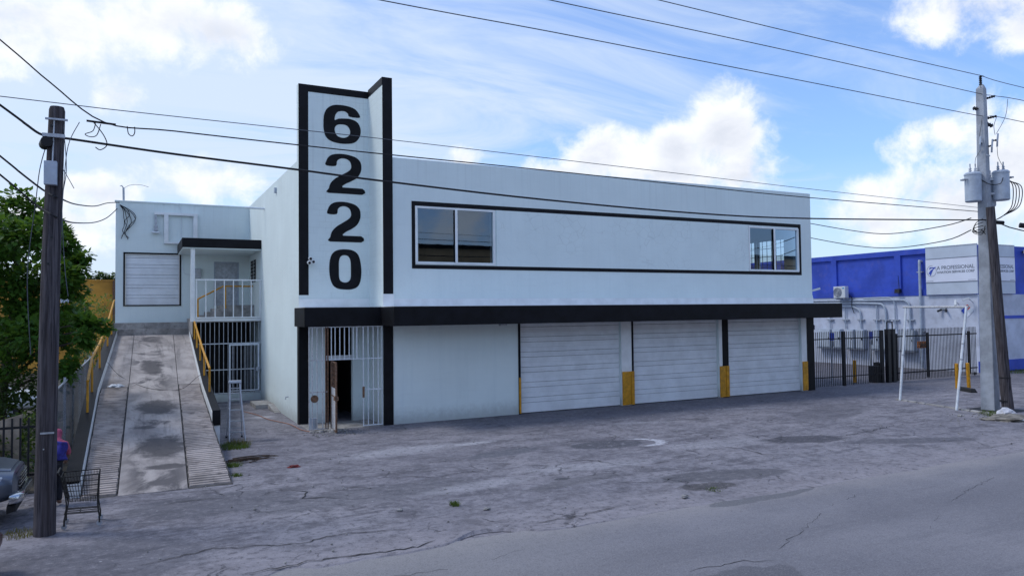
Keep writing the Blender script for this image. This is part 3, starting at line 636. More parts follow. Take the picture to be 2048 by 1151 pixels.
# rear wing: back wall with loading door, dock, balcony
BY = 13.5
MB().wall('x', -8.36, -2.721, 0, 8.74, BY, BY + .25, [(-8.03, -5.72, 4.13, 6.48), (-4.3, -3.2, 4.1, 6.15)]).build('wing_wall', M['wall'], bld)
MB().wall('y', BY + .25, 26, 0, 8.74, -8.36, -8.11).build('wing_wall', M['wall'], bld)
MB().box(-8.11, -2.73, BY + .25, 25.9, 8.3, 8.42).build('wing_roof', M['concrete'], bld)
MB().box(-8.40, -2.73, BY - .03, BY + .27, 8.74, 8.80).build('wing_coping', M['wall'], bld)
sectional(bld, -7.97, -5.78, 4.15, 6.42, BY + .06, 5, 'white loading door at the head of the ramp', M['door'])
dj = MB(); dj.box(-8.05, -7.975, BY - .02, BY + .1, 4.13, 6.48).box(-5.775, -5.70, BY - .02, BY + .1, 4.13, 6.48).box(-8.05, -5.70, BY - .02, BY + .1, 6.425, 6.50).box(-8.05, -5.70, BY - .03, BY + .06, 4.10, 4.14)
dj.build('door_frame', M['black'], bld)
d = MB().box(-4.28, -3.22, BY + .08, BY + .13, 4.1, 6.13).build('service_door', M['galv'], bld)
MB().box(-4.30, -3.20, BY + .02, BY + .07, 6.09, 6.15).box(-4.30, -4.24, BY + .02, BY + .07, 4.1, 6.09).box(-3.26, -3.20, BY + .02, BY + .07, 4.1, 6.09).build('frame', M['grey_box'], d)
MB().box(-3.36, -3.30, BY + .02, BY + .078, 4.95, 5.12).build('handle', M['alu'], d)
MB().box(-5.86, -2.722, 9.75, BY - .001, 6.48, 6.87).build('porch_roof', M['black'], bld, bevel=.01)
MB().box(-5.83, -2.725, 9.78, BY - .002, 6.44, 6.479).build('soffit', M['wall'], bld)
MB().box(-5.52, -5.36, 9.86, 10.02, 3.4, 6.439).build('porch_post', M['white'], bld)
MB().box(-5.36, -2.722, 9.9, BY - .001, 3.36, 3.52).build('balcony_slab', M['concrete'], bld)
MB().box(-5.38, -2.722, 9.87, 9.899, 3.40, 3.52).build('slab_edge', M['white'], bld)
for i in range(4): MB().box(-5.0 + i * .27, -2.722, 11.9, BY - .001, 3.52 + i * .145, 3.52 + (i + 1) * .145).build('stair_step', M['concrete'], bld)
MB().box(-5.36, -2.722, 9.95, 10.1, 0, .32).build('base_wall', M['wall'], bld)
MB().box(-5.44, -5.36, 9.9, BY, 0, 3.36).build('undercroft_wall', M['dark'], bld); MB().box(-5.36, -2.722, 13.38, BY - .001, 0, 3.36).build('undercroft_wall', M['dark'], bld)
for yy in (11.4, 12.3): 
    o = MB(); o.box(-2.745, -2.7215, yy, yy + .62, 5.15, 6.15); lw = o.build('louvre_window', M['dark'], bld)
    for k in range(6): MB().hexa([(-2.80, yy + .03, 5.2 + k * .16), (-2.748, yy + .03, 5.24 + k * .16), (-2.748, yy + .59, 5.24 + k * .16), (-2.80, yy + .59, 5.2 + k * .16), (-2.80, yy + .03, 5.206 + k * .16), (-2.748, yy + .03, 5.246 + k * .16), (-2.748, yy + .59, 5.246 + k * .16), (-2.80, yy + .59, 5.206 + k * .16)]).build('slat', M['white_metal'], lw)
MB().box(-3.4, -2.73, 6.6, 8.2, 0, .16).hexa([(-2.95, 5.0, 0), (-2.722, 5.0, 0), (-2.722, 6.6, 0), (-2.95, 6.6, 0), (-2.95, 5.0, .02), (-2.722, 5.0, .02), (-2.722, 6.6, .18), (-2.95, 6.6, .18)]).build('door_sill', M['concrete'], bld)
MB().tube([(-2.72, 8.9, 8.12), (-3.5, 8.9, 8.13)], .045, 10).build('scupper_pipe', M['white_metal'], bld)
MB().box(-2.80, -2.722, 5.9, 6.05, 8.35, 8.55).build('wall_lamp', M['grey_box'], bld)
MB().tube([(-2.74, 3.4, .75), (-2.83, 3.4, .75), (-2.84, 3.4, .66)], .02, 8).build('hose_tap', M['galv'], bld)
# conduit on the wing wall
MB().tube(smoothpath([(-6.45, BY - .03, 8.74), (-6.0, BY - .03, 8.76), (-5.72, BY - .03, 8.5), (-5.7, BY - .03, 7.2), (-5.66, BY - .03, 6.3), (-5.6, BY - .03, 5.65), (-5.4, BY - .03, 5.55), (-4.95, BY - .03, 5.55)]), .012, 6).build('conduit', M['white_metal'], bld)

# electric meter on the wing wall
t = thing('electric_meter', 'small grey electric meter box with round dial beside balcony post', 'meter', (-5.0, BY, 5.4))
MB().box(-5.18, -4.86, BY - .12, BY - .002, 5.38, 5.82).build('meter_box', M['galv'], t, bevel=.01)
MB().tube([(-5.0, BY - .12, 5.66), (-5.0, BY - .2, 5.66)], .10, 18).build('dial', M['alu'], t, smooth=True)
# old steel bracket frame with floodlight above the loading door
t = thing('sign_bracket', 'white steel bracket frame above loading door with floodlight hanging from it', 'bracket', (-6, BY, 6.9))
for nm, q in (('beam', (-6.82, -5.0, 8.22, 8.34)), ('upright', (-6.42, -6.24, 7.0, 8.22)), ('upright', (-5.20, -5.02, 7.22, 8.22)), ('lower_bar', (-6.42, -5.55, 6.92, 7.0))):
    MB().box(q[0], q[1], BY - .16, BY - .04, q[2], q[3]).build(nm, M['white'], t, bevel=.006)
for x in (-6.33, -5.11): MB().box(x - .03, x + .03, BY - .04, BY - .001, 8.24, 8.32).build('wall_plate', M['white'], t)
MB().box(-6.80, -6.72, BY - .14, BY - .06, 7.72, 8.22).build('drop_arm', M['galv'], t); MB().box(-6.83, -6.68, BY - .19, BY - .02, 7.50, 7.73).build('lamp_body', M['galv'], t, bevel=.02)
MB().hexa([(-6.92, BY - .3, 7.38), (-6.6, BY - .3, 7.38), (-6.6, BY - .03, 7.44), (-6.92, BY - .03, 7.44), (-6.9, BY - .3, 7.42), (-6.62, BY - .3, 7.42), (-6.66, BY - .03, 7.5), (-6.86, BY - .03, 7.5)]).build('lamp_hood', M['white_metal'], t)
# service mast on the wing roof and loose cable coil
t = thing('service_mast', 'thin weathered conduit mast on left corner of rear wing roof', 'mast', (-8.1, BY + .1, 8.8))
MB().tube([(-8.05, BY + .1, 8.78), (-8.06, BY + .1, 9.38)], .045, 8).build('pipe', M['galv'], t)
MB().tube([(-8.06, BY + .1, 9.38), (-8.14, BY + .06, 9.48), (-8.2, BY + .06, 9.44)], .022, 6).build('weather_head', M['galv'], t)
MB().tube(smoothpath([(-8.05, BY + .1, 9.36), (-7.8, BY + .1, 9.52), (-7.4, BY + .1, 9.56), (-7.05, BY + .1, 9.48)]), .009, 5).build('stray_wire', M['wire'], t)
coil = MB()
q = random.Random(3)
for k in range(6):
    x = -8.15; pts = [(-8.2, BY - .05, 8.6)]; zb = 6.9 + q.random() * .9; bul = q.uniform(.1, .65)
    for j in range(1, 6):
        tt = j / 6; pts.append((-8.15 + bul * math.sin(tt * PI) + q.uniform(-.03, .03), BY - .06 - .02 * k, lerp(8.6, zb, tt)))
    pts.append((-8.1 + q.uniform(-.1, .3), BY - .06 - .02 * k, zb - .05)); coil.tube(smoothpath(pts, 4), .014, 5)
tag(coil.build('hanging_cable_coil', M['cable']), 'bunch of loose black cables hanging on left corner of rear wing', 'cables')

# security cameras on the tower
t = thing('security_camera_cluster', 'cluster of three small white cameras on tower beside the zero', 'camera', (-2.35, TY, 5.4))
MB().box(-2.42, -2.33, TY - .05, TY - .0095, 5.34, 5.46).build('bracket', M['white'], t)
for x, z in ((-2.36, 5.52), (-2.27, 5.42), (-2.4, 5.38)):
    c = MB().tube([(x, TY - .03, z), (x - .02, TY - .26, z - .03)], .062, 12).build('camera_body', M['white'], t, smooth=True)
    MB().tube([(x - .02, TY - .262, z - .03), (x - .02, TY - .268, z - .031)], .045, 12).build('lens', M['lens_dark'], c)

# ------------------------------------------------------------------ entrance bars and open gate leaf
t = thing('entrance_bars', 'rusty white security bars closing the porch under the number tower', 'security bars', (-1.5, 0, 0))
GY = .02
barw = unit(M['white_metal'], 'bar'); barr = unit(M['rusty_white'], 'bar'); barx = unit(M['rust'], 'bar')
def vbar(me, x, z0, z1, w=.025, par=t): place(me, 'bar', par, (x, GY, (z0 + z1) / 2), scale=(w, .025, z1 - z0))
for x in (-2.72, -2.62, -2.47, -2.30): vbar(barr, x, .03, 3.24)
for x in (-2.20, -2.13): vbar(barx, x, .03, 3.24, .035)
for x in (-2.02, -1.90, -1.75, -1.60, -1.45, -1.32): vbar(barw, x, 2.2, 3.24)
for x in (-1.20, -.99): vbar(barw, x, 2.2 if x < -1.1 else .03, 3.24, .03)
for x in (-.83, -.66, -.50, -.37): vbar(barw, x, .03, 3.24)
hb = lambda me, x0, x1, z: place(me, 'cross_bar', t, ((x0 + x1) / 2, GY, z), scale=(x1 - x0, .022, .032))
hb(barw, -2.74, -.345, 3.235); hb(barw, -2.10, -.345, 2.2); hb(barr, -2.74, -2.15, 2.2); hb(barr, -2.74, -2.15, 1.2); hb(barw, -1.0, -.345, 1.2); hb(barr, -2.74, -2.15, .05); hb(barw, -1.0, -.345, .05)
MB().box(-1.03, -.96, -.03, -.005, .95, 1.3).build('lock', M['rust'], t); MB().disc((-2.56, -.02, 1.0), .12, 'y', 14, .03).build('plate', M['rust'], t)
t = thing('gate_leaf', 'rusted sheet-metal gate leaf standing open in front of dark doorway', 'gate', (-2.1, 0, 0))
gx0, gy0, gx1, gy1 = -2.03, -.02, -2.08, -.84
MB().bar((gx0, gy0, .05), (gx0, gy0, 2.17), .05).build('hinge_stile', M['rust'], t); MB().bar((gx1, gy1, .03), (gx1, gy1, 2.17), .05).build('lock_stile', M['rust'], t)
for z in (.06, 1.1, 2.15): MB().bar((gx0, gy0 - .026, z), (gx1, gy1 + .026, z), .035).build('rail', M['rust'], t)
MB().hexa([(gx0 - .006, gy0, .08), (gx0 + .006, gy0, .08), (gx1 + .006, gy1, .08), (gx1 - .006, gy1, .08), (gx0 - .006, gy0, 1.35), (gx0 + .006, gy0, 1.35), (gx1 + .006, gy1, 1.35), (gx1 - .006, gy1, 1.35)]).build('sheet', M['rusty_white'], t)
ms = MB()
for k in range(8):
    a = k / 8; y = lerp(gy0, gy1, a); x = lerp(gx0, gx1, a); ms.bar((x, y, 1.36), (lerp(gx0, gx1, min(1, a + .35)), lerp(gy0, gy1, min(1, a + .35)), 2.12 if a < .65 else 1.36 + .76 * (1 - a) / .35), .006)
    ms.bar((x, y, 2.12), (lerp(gx0, gx1, min(1, a + .35)), lerp(gy0, gy1, min(1, a + .35)), 1.37 if a < .65 else 2.12 - .76 * (1 - a) / .35), .006)
stuff(ms.build('wire_mesh', M['rust'], t)); MB().box(gx1 - .06, gx1 + .06, gy1 - .05, gy1 + .1, 1.0, 1.12).build('lock', M['rust'], t)

# ================================================================== RAMP
def rz(y): return .15 * (y + 6.4)
def rx(x, y): return x + (.16 * max(0, (y - 2) / 10) if x > -7 else .22 * max(0, (y - 3) / 9.5))
ramp = thing('loading_ramp', 'long worn concrete ramp with ribbed wheel strips climbing to loading door', 'ramp', (-7.1, -6.4, 0))
YT = 12.4; gl, gr = (-7.88, -7.61), (-6.56, -6.07)
def gxl(y): return lerp(-7.88, -7.61, (y + 6.4) / 18.8)
def gxr(y): return lerp(-6.56, -6.07, (y + 6.4) / 18.8)
def le(y): return lerp(-8.55, -8.25, max(0, (y - 2) / 10.4))
def re_(y): return lerp(-5.67, -5.44, max(0, (y - 2) / 10.4))
ys = [-6.4 + 9.4 * i / 12 for i in range(13)] + [3.0 + 9.4 * i / 12 for i in range(1, 13)]
def strip(fl, fr, dz, name, mat, y0=-9, y1=99):
    mb = MB(); yy = [v for v in ys if y0 <= v <= y1]
    for a, b in zip(yy[:-1], yy[1:]):
        base = -.04
        mb.hexa([(fl(a), a, base), (fr(a), a, base), (fr(b), b, base), (fl(b), b, base), (fl(a), a, rz(a) + dz), (fr(a), a, rz(a) + dz), (fr(b), b, rz(b) + dz), (fl(b), b, rz(b) + dz)])
    # keep only the outer shell
    o = mb.build(name, mat, ramp); bm = bmesh.new(); bm.from_mesh(o.data)
    cen = {}
    for f in bm.faces: cen.setdefault(tuple(round(c, 3) for c in f.calc_center_median()), []).append(f)
    dead = [f for v in cen.values() if len(v) > 1 for f in v]; bmesh.ops.delete(bm, geom=dead, context='FACES'); bm.to_mesh(o.data); bm.free(); return o
strip(lambda y: gxl(y) + .009, lambda y: gxr(y) - .009, .012, 'centre_slab', M['ramp'])
strip(le, lambda y: gxl(y) - .009, .0, 'wheel_track', M['track'], y1=3.1); strip(lambda y: gxr(y) + .009, re_, .0, 'wheel_track', M['track'], y1=3.1)
strip(le, lambda y: gxl(y) - .009, .004, 'upper_track', M['ramp'], y0=2.9); strip(lambda y: gxr(y) + .009, re_, .004, 'upper_track', M['ramp'], y0=2.9)
strip(lambda y: gxl(y) - .009, lambda y: gxl(y) + .009, -.03, 'groove', M['crack']); strip(lambda y: gxr(y) - .009, lambda y: gxr(y) + .009, -.03, 'groove', M['crack'])
rib = MB(); rib.hexa([(-.5, -.5, 0), (.5, -.5, 0), (.5, .5, 0), (-.5, .5, 0), (-.49, -.36, 1), (.49, -.36, 1), (.49, .36, 1), (-.49, .36, 1)]); ribm = rib.mesh('rib', M['ribc'])
y = -6.25; k = 0
while y < 2.9:
    for f0, f1 in ((le, gxl), (gxl, re_)) if False else ((lambda q: le(q) + .03, lambda q: gxl(q) - .03), (lambda q: gxr(q) + .03, lambda q: re_(q) - .03)):
        a, b = f0(y), f1(y)
        place(ribm, 'rib', ramp, ((a + b) / 2 + rnd.uniform(-.01, .01), y + rnd.uniform(-.01, .01), rz(y) - .002), (math.atan(.15), 0, rnd.uniform(-.012, .012)), (b - a, .102, .030 + rnd.uniform(-.004, .004)))
    y += .135; k += 1
def kerb(xi, xo, y0, side, top=.30):
    yy = [y0 + (YT - y0) * i / 16 for i in range(17)]; w = MB(); c = MB(); q = random.Random(5 + (side > 0))
    for a, b in zip(yy[:-1], yy[1:]):
        xa, xb = xi(a), xi(b); oa, ob = xo(a), xo(b)
        w.hexa([(xa, a, -.05), (oa, a, -.05), (ob, b, -.05), (xb, b, -.05), (xa, a, rz(a) + top - .06), (oa, a, rz(a) + top - .06), (ob, b, rz(b) + top - .06), (xb, b, rz(b) + top - .06)])
        e = .012 * (1 if side > 0 else -1)
        c.hexa([(xa + e, a, rz(a) + top - .06), (oa + e, a, rz(a) + top - .06), (ob + e, b, rz(b) + top - .06), (xb + e, b, rz(b) + top - .06), (xa + e, a, rz(a) + top), (oa + e, a, rz(a) + top), (ob + e, b, rz(b) + top), (xb + e, b, rz(b) + top)])
    for mb, nm, mt in ((w, 'kerb_wall', M['white']), (c, 'kerb_cap', M['black'])):
        o = mb.build(nm, mt, ramp); bm = bmesh.new(); bm.from_mesh(o.data); cen = {}
        for f in bm.faces: cen.setdefault(tuple(round(cc, 3) for cc in f.calc_center_median()), []).append(f)
        bmesh.ops.delete(bm, geom=[f for v in cen.values() if len(v) > 1 for f in v], context='FACES'); bm.to_mesh(o.data); bm.free()
kerb(lambda y: le(y) - .002, lambda y: le(y) - .28, -6.1, -1); kerb(lambda y: re_(y) + .002, lambda y: re_(y) + .20, -1.5, 1)
MB().box(re_(-1.5) + .004, re_(-1.5) + .216, -1.53, -1.501, rz(-1.5) - .12, rz(-1.5) + .30).build('kerb_end', M['black'], ramp)
MB().box(-8.4, -5.45, 12.4, 12.9, 0, 3.10).build('dock_step', M['concrete'], ramp); MB().box(-8.4, -5.45, 12.9, BY - .001, 0, 3.36).build('dock_step', M['concrete'], ramp)
MB().box(-5.449, -5.362, 9.9, BY - .001, 2.0, 3.52).build('dock_side', M['concrete'], ramp)

def handrail(name, label, pts, posts, r=.035):
    t = thing(name, label, 'handrail', (pts[0][0], pts[0][1], rz(pts[0][1])))
    MB().tube(pts, r, 8).build('rail', M['yellow'], t, smooth=True)
    for (x, y, z0, z1) in posts: MB().tube([(x, y, z0), (x, y, z1)], .03, 8).build('post', M['yellow'], t, smooth=True)
def prz(y, h): return rz(y) + h
xr = lambda y: re_(y) + .11
handrail('ramp_handrail', 'yellow pipe handrail along right kerb of ramp, nearest the stepladder', [(xr(y), y, prz(y, 1.0)) for y in (.55, 3.5, 6.5, 9.6)], [(xr(y), y, prz(y, .28), prz(y, .99)) for y in (.6, 2.8, 5.2, 7.6, 9.5)])
xl = lambda y: le(y) - .14
handrail('ramp_handrail', 'yellow pipe handrail along left kerb of ramp, under tree branch', [(xl(y), y, z) for y, z in ((-.9, prz(-.9, 1.12)), (1.3, prz(1.3, 1.30)), (4.6, prz(4.6, 1.12)), (8.5, prz(8.5, 1.15)), (12.3, prz(12.3, 1.45)), (12.9, 4.35))], [(xl(y), y, prz(y, .28), prz(y, h)) for y, h in ((-.88, 1.1), (1.35, 1.27), (4.6, 1.1), (8.5, 1.13), (11.0, 1.32))])
t = thing('stair_handrail', 'yellow handrail of short stair behind balcony bars', 'handrail', (-5, 11.8, 3.52))
MB().tube([(-5.15, 11.85, 4.35), (-4.05, 11.85, 4.95), (-2.78, 11.85, 4.95)], .035, 8).build('rail', M['yellow'], t)
for x, z0, z1 in ((-5.12, 3.52, 4.36), (-3.98, 3.52 + .145 * 3, 4.93)): MB().box(x - .05, x + .05, 11.82, 11.88, z0, z1).build('post', M['yellow'], t)

# balcony railing
t = thing('balcony_railing', 'white square-bar railing along front of balcony', 'railing', (-4, 9.88, 3.5))
bw = unit(M['white'], 'baluster')
for i in range(8): place(bw, 'baluster', t, (-5.30 + i * .362, 9.84, 4.33), scale=(.04, .04, 1.56))
MB().box(-5.34, -2.723, 9.80, 9.868, 5.11, 5.17).build('top_rail', M['white'], t); MB().box(-5.34, -2.723, 9.81, 9.868, 3.53, 3.58).build('bottom_rail', M['white'], t)
# grille under the balcony
t = thing('undercroft_grille', 'white barred grille with narrow gate closing dark space under balcony', 'grille', (-4, 9.95, .32))
bg_ = unit(M['galv'], 'bar')
for i in range(15): place(bg_, 'bar', t, (-5.30 + i * .178, 9.93, 1.84), scale=(.022, .022, 3.02))
for z in (.36, 1.35, 2.45): MB().box(-5.34, -2.73, 9.92, 9.942, z - .018, z + .018).build('cross_bar', M['white_metal'], t)
fr = MB().box(-4.02, -3.96, 9.86, 9.91, .42, 2.42).box(-2.86, -2.80, 9.86, 9.91, .42, 2.42).box(-3.96, -2.86, 9.86, 9.91, 2.36, 2.42).box(-3.96, -2.86, 9.86, 9.91, .42, .47).build('gate_frame', M['white_metal'], t)
for i in range(7): place(bg_, 'bar', t, (-3.83 + i * .142, 9.885, 1.42), scale=(.018, .018, 1.88))
MB().box(-2.93, -2.80, 9.80, 9.859, 1.25, 1.42).build('lock', M['galv'], t)

# ================================================================== STEPLADDER
t = thing('stepladder', 'aluminium stepladder standing open at foot of ramp kerb', 'ladder', (-4.95, -.5, 0))
A0, A1, zt = (-5.16, -.98), (-4.76, -1.06), 1.74
fl = [Vector((-5.17, -1.0, 0)), Vector((-4.74, -1.08, 0))]; ft = [Vector((-5.10, -.52, zt - .06)), Vector((-4.84, -.57, zt - .06))]
bl = [Vector((-5.13, .12, 0)), Vector((-4.70, .04, 0))]
for i in range(2):
    MB().bar(fl[i], ft[i], .03, .075, (0, 1, 0)).build('side_rail', M['alu'], t); MB().bar(bl[i], ft[i] + Vector((0, .07, 0)), .03, .04, (0, 1, 0)).build('rear_leg', M['alu'], t)
    MB().box(fl[i].x - .03, fl[i].x + .03, fl[i].y - .05, fl[i].y + .05, 0, .05).build('foot', M['rubber'], t); MB().box(bl[i].x - .03, bl[i].x + .03, bl[i].y - .04, bl[i].y + .04, 0, .05).build('foot', M['rubber'], t)
    MB().bar(fl[i].lerp(ft[i], .55), bl[i].lerp(ft[i], .55), .012, .025).build('spreader', M['alu'], t)
for k in range(1, 6):
    a, b = fl[0].lerp(ft[0], k * .305 / 1.68), fl[1].lerp(ft[1], k * .305 / 1.68)
    MB().bar(a, b, .08, .022).build('step', M['alu'], t)
for k in (1, 3, 5): MB().bar(bl[0].lerp(ft[0] + Vector((0, .07, 0)), k * .17), bl[1].lerp(ft[1] + Vector((0, .07, 0)), k * .17), .02).build('brace', M['alu'], t)
MB().hexa([(-5.15, -.60, zt - .07), (-4.79, -.66, zt - .07), (-4.77, -.38, zt - .07), (-5.13, -.34, zt - .07), (-5.14, -.59, zt), (-4.80, -.65, zt), (-4.78, -.39, zt), (-5.12, -.35, zt)]).build('top_cap', M['alu'], t, bevel=.01)
MB().bar(fl[0].lerp(ft[0], .82) + Vector((0, .12, 0)), fl[1].lerp(ft[1], .82) + Vector((0, .12, 0)), .22, .02).build('tray', M['alu'], t)
for i, s in ((0, 1), (1, -1)): MB().bar(fl[i].lerp(ft[i], .06), fl[0].lerp(fl[1], .5 - s * .22) .lerp(ft[0].lerp(ft[1], .5 - s * .22), .175), .015).build('corner_brace', M['alu'], t)

# ================================================================== BLUE BUILDING BEYOND THE GATE
BX, BF = 33.9, 1.2
bb = thing('blue_building', 'low lavender building with cobalt blue upper band beyond the black gate', 'building', (BX, BF, 0))
MB().wall('y', BF + .3, 40, 0, 4.33, BX + .05, BX + .3).build('side_wall', M['lav'], bb)
MB().wall('x', BX + .05, 60, 0, 4.33, BF + .05, BF + .3).build('front_wall', M['lav'], bb)
MB().wall('y', BF + .12, 40, 4.33, 7.1, BX + .12, BX + .35).build('upper_wall', M['blue'], bb); MB().wall('x', BX + .35, 60, 4.33, 7.1, BF + .06, BF + .3).build('upper_wall', M['blue'], bb)
MB().box(BX, BX + .119, BF + .12, 40, 6.80, 7.12).build('parapet_beam', M['blue'], bb); MB().box(BX + .02, BX + .119, BF + .12, 40, 4.33, 4.70).build('sill_beam', M['blue'], bb)
for y in (5.74, 10.36, 15.0, 19.6): MB().box(BX, BX + .119, y, y + .4, 4.70, 6.80).build('pilaster', M['blue'], bb)
MB().box(BX + .3, 59.9, BF + .3, 39.9, 6.7, 6.8).build('roof', M['concrete'], bb)
MB().box(BX + .6, 60, BF + .02, BF + .049, 2.95, 3.12).build('stripe', M['blue'], bb); MB().box(BX + .02, 60, BF - .01, BF + .049, 0, .62).build('base_band', M['blue'], bb)
MB().box(BX + .045, BX + .6, BF - .02, BF + .048, .62, 4.33).build('corner_pilaster', M['lav'], bb)
# downpipe
MB().tube(smoothpath([(BX + .12, 4.45, 6.36), (BX - .05, 4.45, 6.36), (BX - .09, 4.45, 6.2), (BX - .09, 4.45, 4.4), (BX - .09, 4.45, .1)], 4), .075, 10).build('downpipe', M['grey_box'], bb)
for z in (5.7, 2.2): MB().box(BX - .12, BX + .05, 4.28, 4.62, z, z + .06).build('pipe_clamp', M['galv'], bb)
# conduits
def cond(pts, r=.05):
    MB().tube(smoothpath([(BX - .06, y, z) for y, z in pts], 4), r, 8).build('conduit', M['grey_box'], bb, smooth=True)
cond([(14, 4.17), (9, 4.13), (5.9, 4.10), (5.35, 4.0), (5.17, 3.65), (5.16, 2.3)], .065); cond([(14, 3.98), (9.6, 3.97), (7.4, 3.9), (6.95, 3.8), (6.78, 3.4), (6.78, 2.3)], .065)
cond([(14, 3.78), (9.6, 3.74), (9.0, 3.68), (8.65, 3.5), (8.56, 3.2), (8.56, 2.3)], .055); cond([(8.3, 4.24), (6.7, 4.26), (6.3, 4.15), (6.15, 3.8), (6.14, 2.3)], .045); cond([(7.4, 3.8), (7.4, 2.3)], .045); cond([(9.7, 3.65), (9.7, 2.3)], .04); cond([(10.9, 3.6), (10.9, 2.3)], .04)
for y in (9.7, 8.56, 7.4, 6.78, 6.14, 5.16, 10.9): MB().box(BX - .09, BX + .05, y - .25, y + .25, 2.86, 2.92).build('strut', M['galv'], bb)
# sign panels on the corner
def text_into(body, size, T, name, mat, parent, width):
    cu = bpy.data.curves.new('txt', 'FONT'); cu.body = body; cu.size = size; cu.extrude = 0.004; cu.offset = .006
    o = bpy.data.objects.new('txt', cu); col.objects.link(o); dg = bpy.context.evaluated_depsgraph_get(); ev = o.evaluated_get(dg); me = ev.to_mesh()
    xs = [v.co.x for v in me.vertices]; xscale = width / (max(xs) - min(xs)); x0 = min(xs); w = width
    mb = MB(); mb.v = [T((v.co.x - x0) * xscale, v.co.y, v.co.z) for v in me.vertices]; mb.f = [tuple(p.vertices) for p in me.polygons]
    ev.to_mesh_clear(); bpy.data.objects.remove(o); return mb.build(name, mat, parent), w
def sign(label, T, w):         # T(u, v, d): u along reading direction, v up, d out of the wall
    t = thing('corner_sign', label, 'sign', T(w / 2, 4.35, 0))
    def bx(u0, u1, v0, v1, d0, d1, nm, mt): MB().hexa([T(u0, v0, d0), T(u1, v0, d0), T(u1, v0, d1), T(u0, v0, d1), T(u0, v1, d0), T(u1, v1, d0), T(u1, v1, d1), T(u0, v1, d1)]).build(nm, mt, t)
    bx(0, w, 6.46, 7.10, .01, .09, 'panel', M['signgrey']); bx(0, w, 5.09, 6.43, .01, .10, 'panel', M['signwhite']); bx(0, w, 4.36, 5.06, .01, .09, 'panel', M['signgrey'])
    bx(-.02, w + .02, 7.10, 7.14, .0, .11, 'trim', M['galv'])
    for z in (6.445, 5.075): bx(0, w, z - .012, z + .012, .01, .12, 'rail', M['textgrey'])
    s = w / 3.0
    text_into('A PROFESSIONAL', .30 * s, lambda u, v, d: T(.68 * s + u, 5.80 + v, .102 + d), 'lettering', M['textgrey'], t, 2.2 * s)
    text_into('AVIATION SERVICES CORP', .185 * s, lambda u, v, d: T(.68 * s + u, 5.58 + v, .102 + d), 'lettering', M['textgrey'], t, 2.2 * s)
    for u in (.03 * s, w - .5 * s): bx(u, u + .42 * s, 5.14, 5.165, .1005, .103, 'small_print', M['textgrey'])
    ring = MB(); c, rr = (.36 * s, 5.74), .30 * s; nn = 28
    for i in range(nn):
        if 3 <= i <= 5: continue
        a0, a1 = 2 * PI * i / nn, 2 * PI * (i + 1) / nn; P = lambda a, r_, d: T(c[0] + r_ * math.cos(a), c[1] + r_ * math.sin(a) * 1.1, d)
        ring.hexa([P(a0, rr - .02, .101), P(a0, rr, .101), P(a1, rr, .101), P(a1, rr - .02, .101), P(a0, rr - .02, .106), P(a0, rr, .106), P(a1, rr, .106), P(a1, rr - .02, .106)])
    ring.build('logo_ring', M['textgrey'], t)
    for pts in ([(.20, 5.92), (.66, 5.97), (.46, 5.80), (.36, 5.60), (.30, 5.44), (.24, 5.58), (.16, 5.58), (.30, 5.78), (.50, 5.90)], [(.22, 5.84), (.26, 5.96), (.46, 5.965), (.34, 5.89)]):
        m2 = MB(); k = len(pts); m2.v = [T(p[0] * s, p[1], .107) for p in pts]; m2.f = [tuple(t3) for t3 in geometry.tessellate_polygon([[Vector((p[0], p[1], 0)) for p in pts]])]; m2.build('logo_swoosh', M['textblue'], t)
sign('white corner sign reading A Professional Aviation Services Corp, left of concrete pole', lambda u, v, d: (BX - d, 4.06 - u, v), 2.96)
sign('white corner sign partly hidden behind concrete pole, on street side', lambda u, v, d: (BX + .42 + u, BF - d, v), 3.1)
# things fixed to that wall
t = thing('air_conditioner', 'white outdoor air conditioning unit on bracket under blue band', 'air conditioner', (33.5, 9.7, 4.24))
MB().box(33.32, 33.66, 9.25, 10.15, 4.30, 5.06).build('casing', M['vanwhite'], t, bevel=.03); MB().tube([(33.318, 9.82, 4.68), (33.30, 9.82, 4.68)], .31, 26).build('fan_grille', M['textgrey'], t)
for a in range(3): MB().tube([(33.292 + .0005, 9.82 + r_ * math.cos(k * PI / 12), 4.68 + r_ * math.sin(k * PI / 12)) if False else Vector((33.292, 9.82 + (.1 + .09 * a) * math.cos(k * PI / 12), 4.68 + (.1 + .09 * a) * math.sin(k * PI / 12))) for k in range(25)], .008, 5).build('guard_ring', M['galv'], t)
MB().tube([(33.30, 9.82, 4.68), (33.28, 9.82, 4.68)], .06, 12).build('hub', M['galv'], t); MB().box(33.312, 33.32, 9.32, 9.45, 4.9, 4.98).build('badge', paint('cyan_badge', (.03, .3, .6), .4, 0, 1, 0, 0), t)
for y in (9.4, 10.0): MB().box(33.35, BX + .05, y - .02, y + .02, 4.22, 4.30).build('bracket', M['galv'], t)
MB().tube(smoothpath([(33.64, 9.24, 4.5), (33.75, 9.1, 4.3), (33.8, 9.15, 3.8), (33.82, 9.0, 3.3)]), .025, 6).build('hose', M['cable'], t)
t = thing('wall_floodlight', 'small black floodlight on blue band beside pilaster', 'floodlight', (33.8, 5.85, 4.6))
MB().hexa([(33.62, 5.68, 4.52), (33.62, 6.0, 4.52), (33.86, 6.0, 4.55), (33.86, 5.68, 4.55), (33.66, 5.68, 4.76), (33.66, 6.0, 4.76), (33.86, 6.0, 4.78), (33.86, 5.68, 4.78)]).build('housing', M['black_metal'], t); MB().box(33.86, 33.93, 5.8, 5.9, 4.6, 4.7).build('mount', M['black_metal'], t)
MB().tube([(33.89, 5.85, 4.7), (33.89, 5.9, 5.6)], .012, 5).build('lead', M['cable'], t)
t = thing('wall_floodlight', 'floodlight high on blue street wall right of concrete pole', 'floodlight', (38.6, 1.2, 6.8))
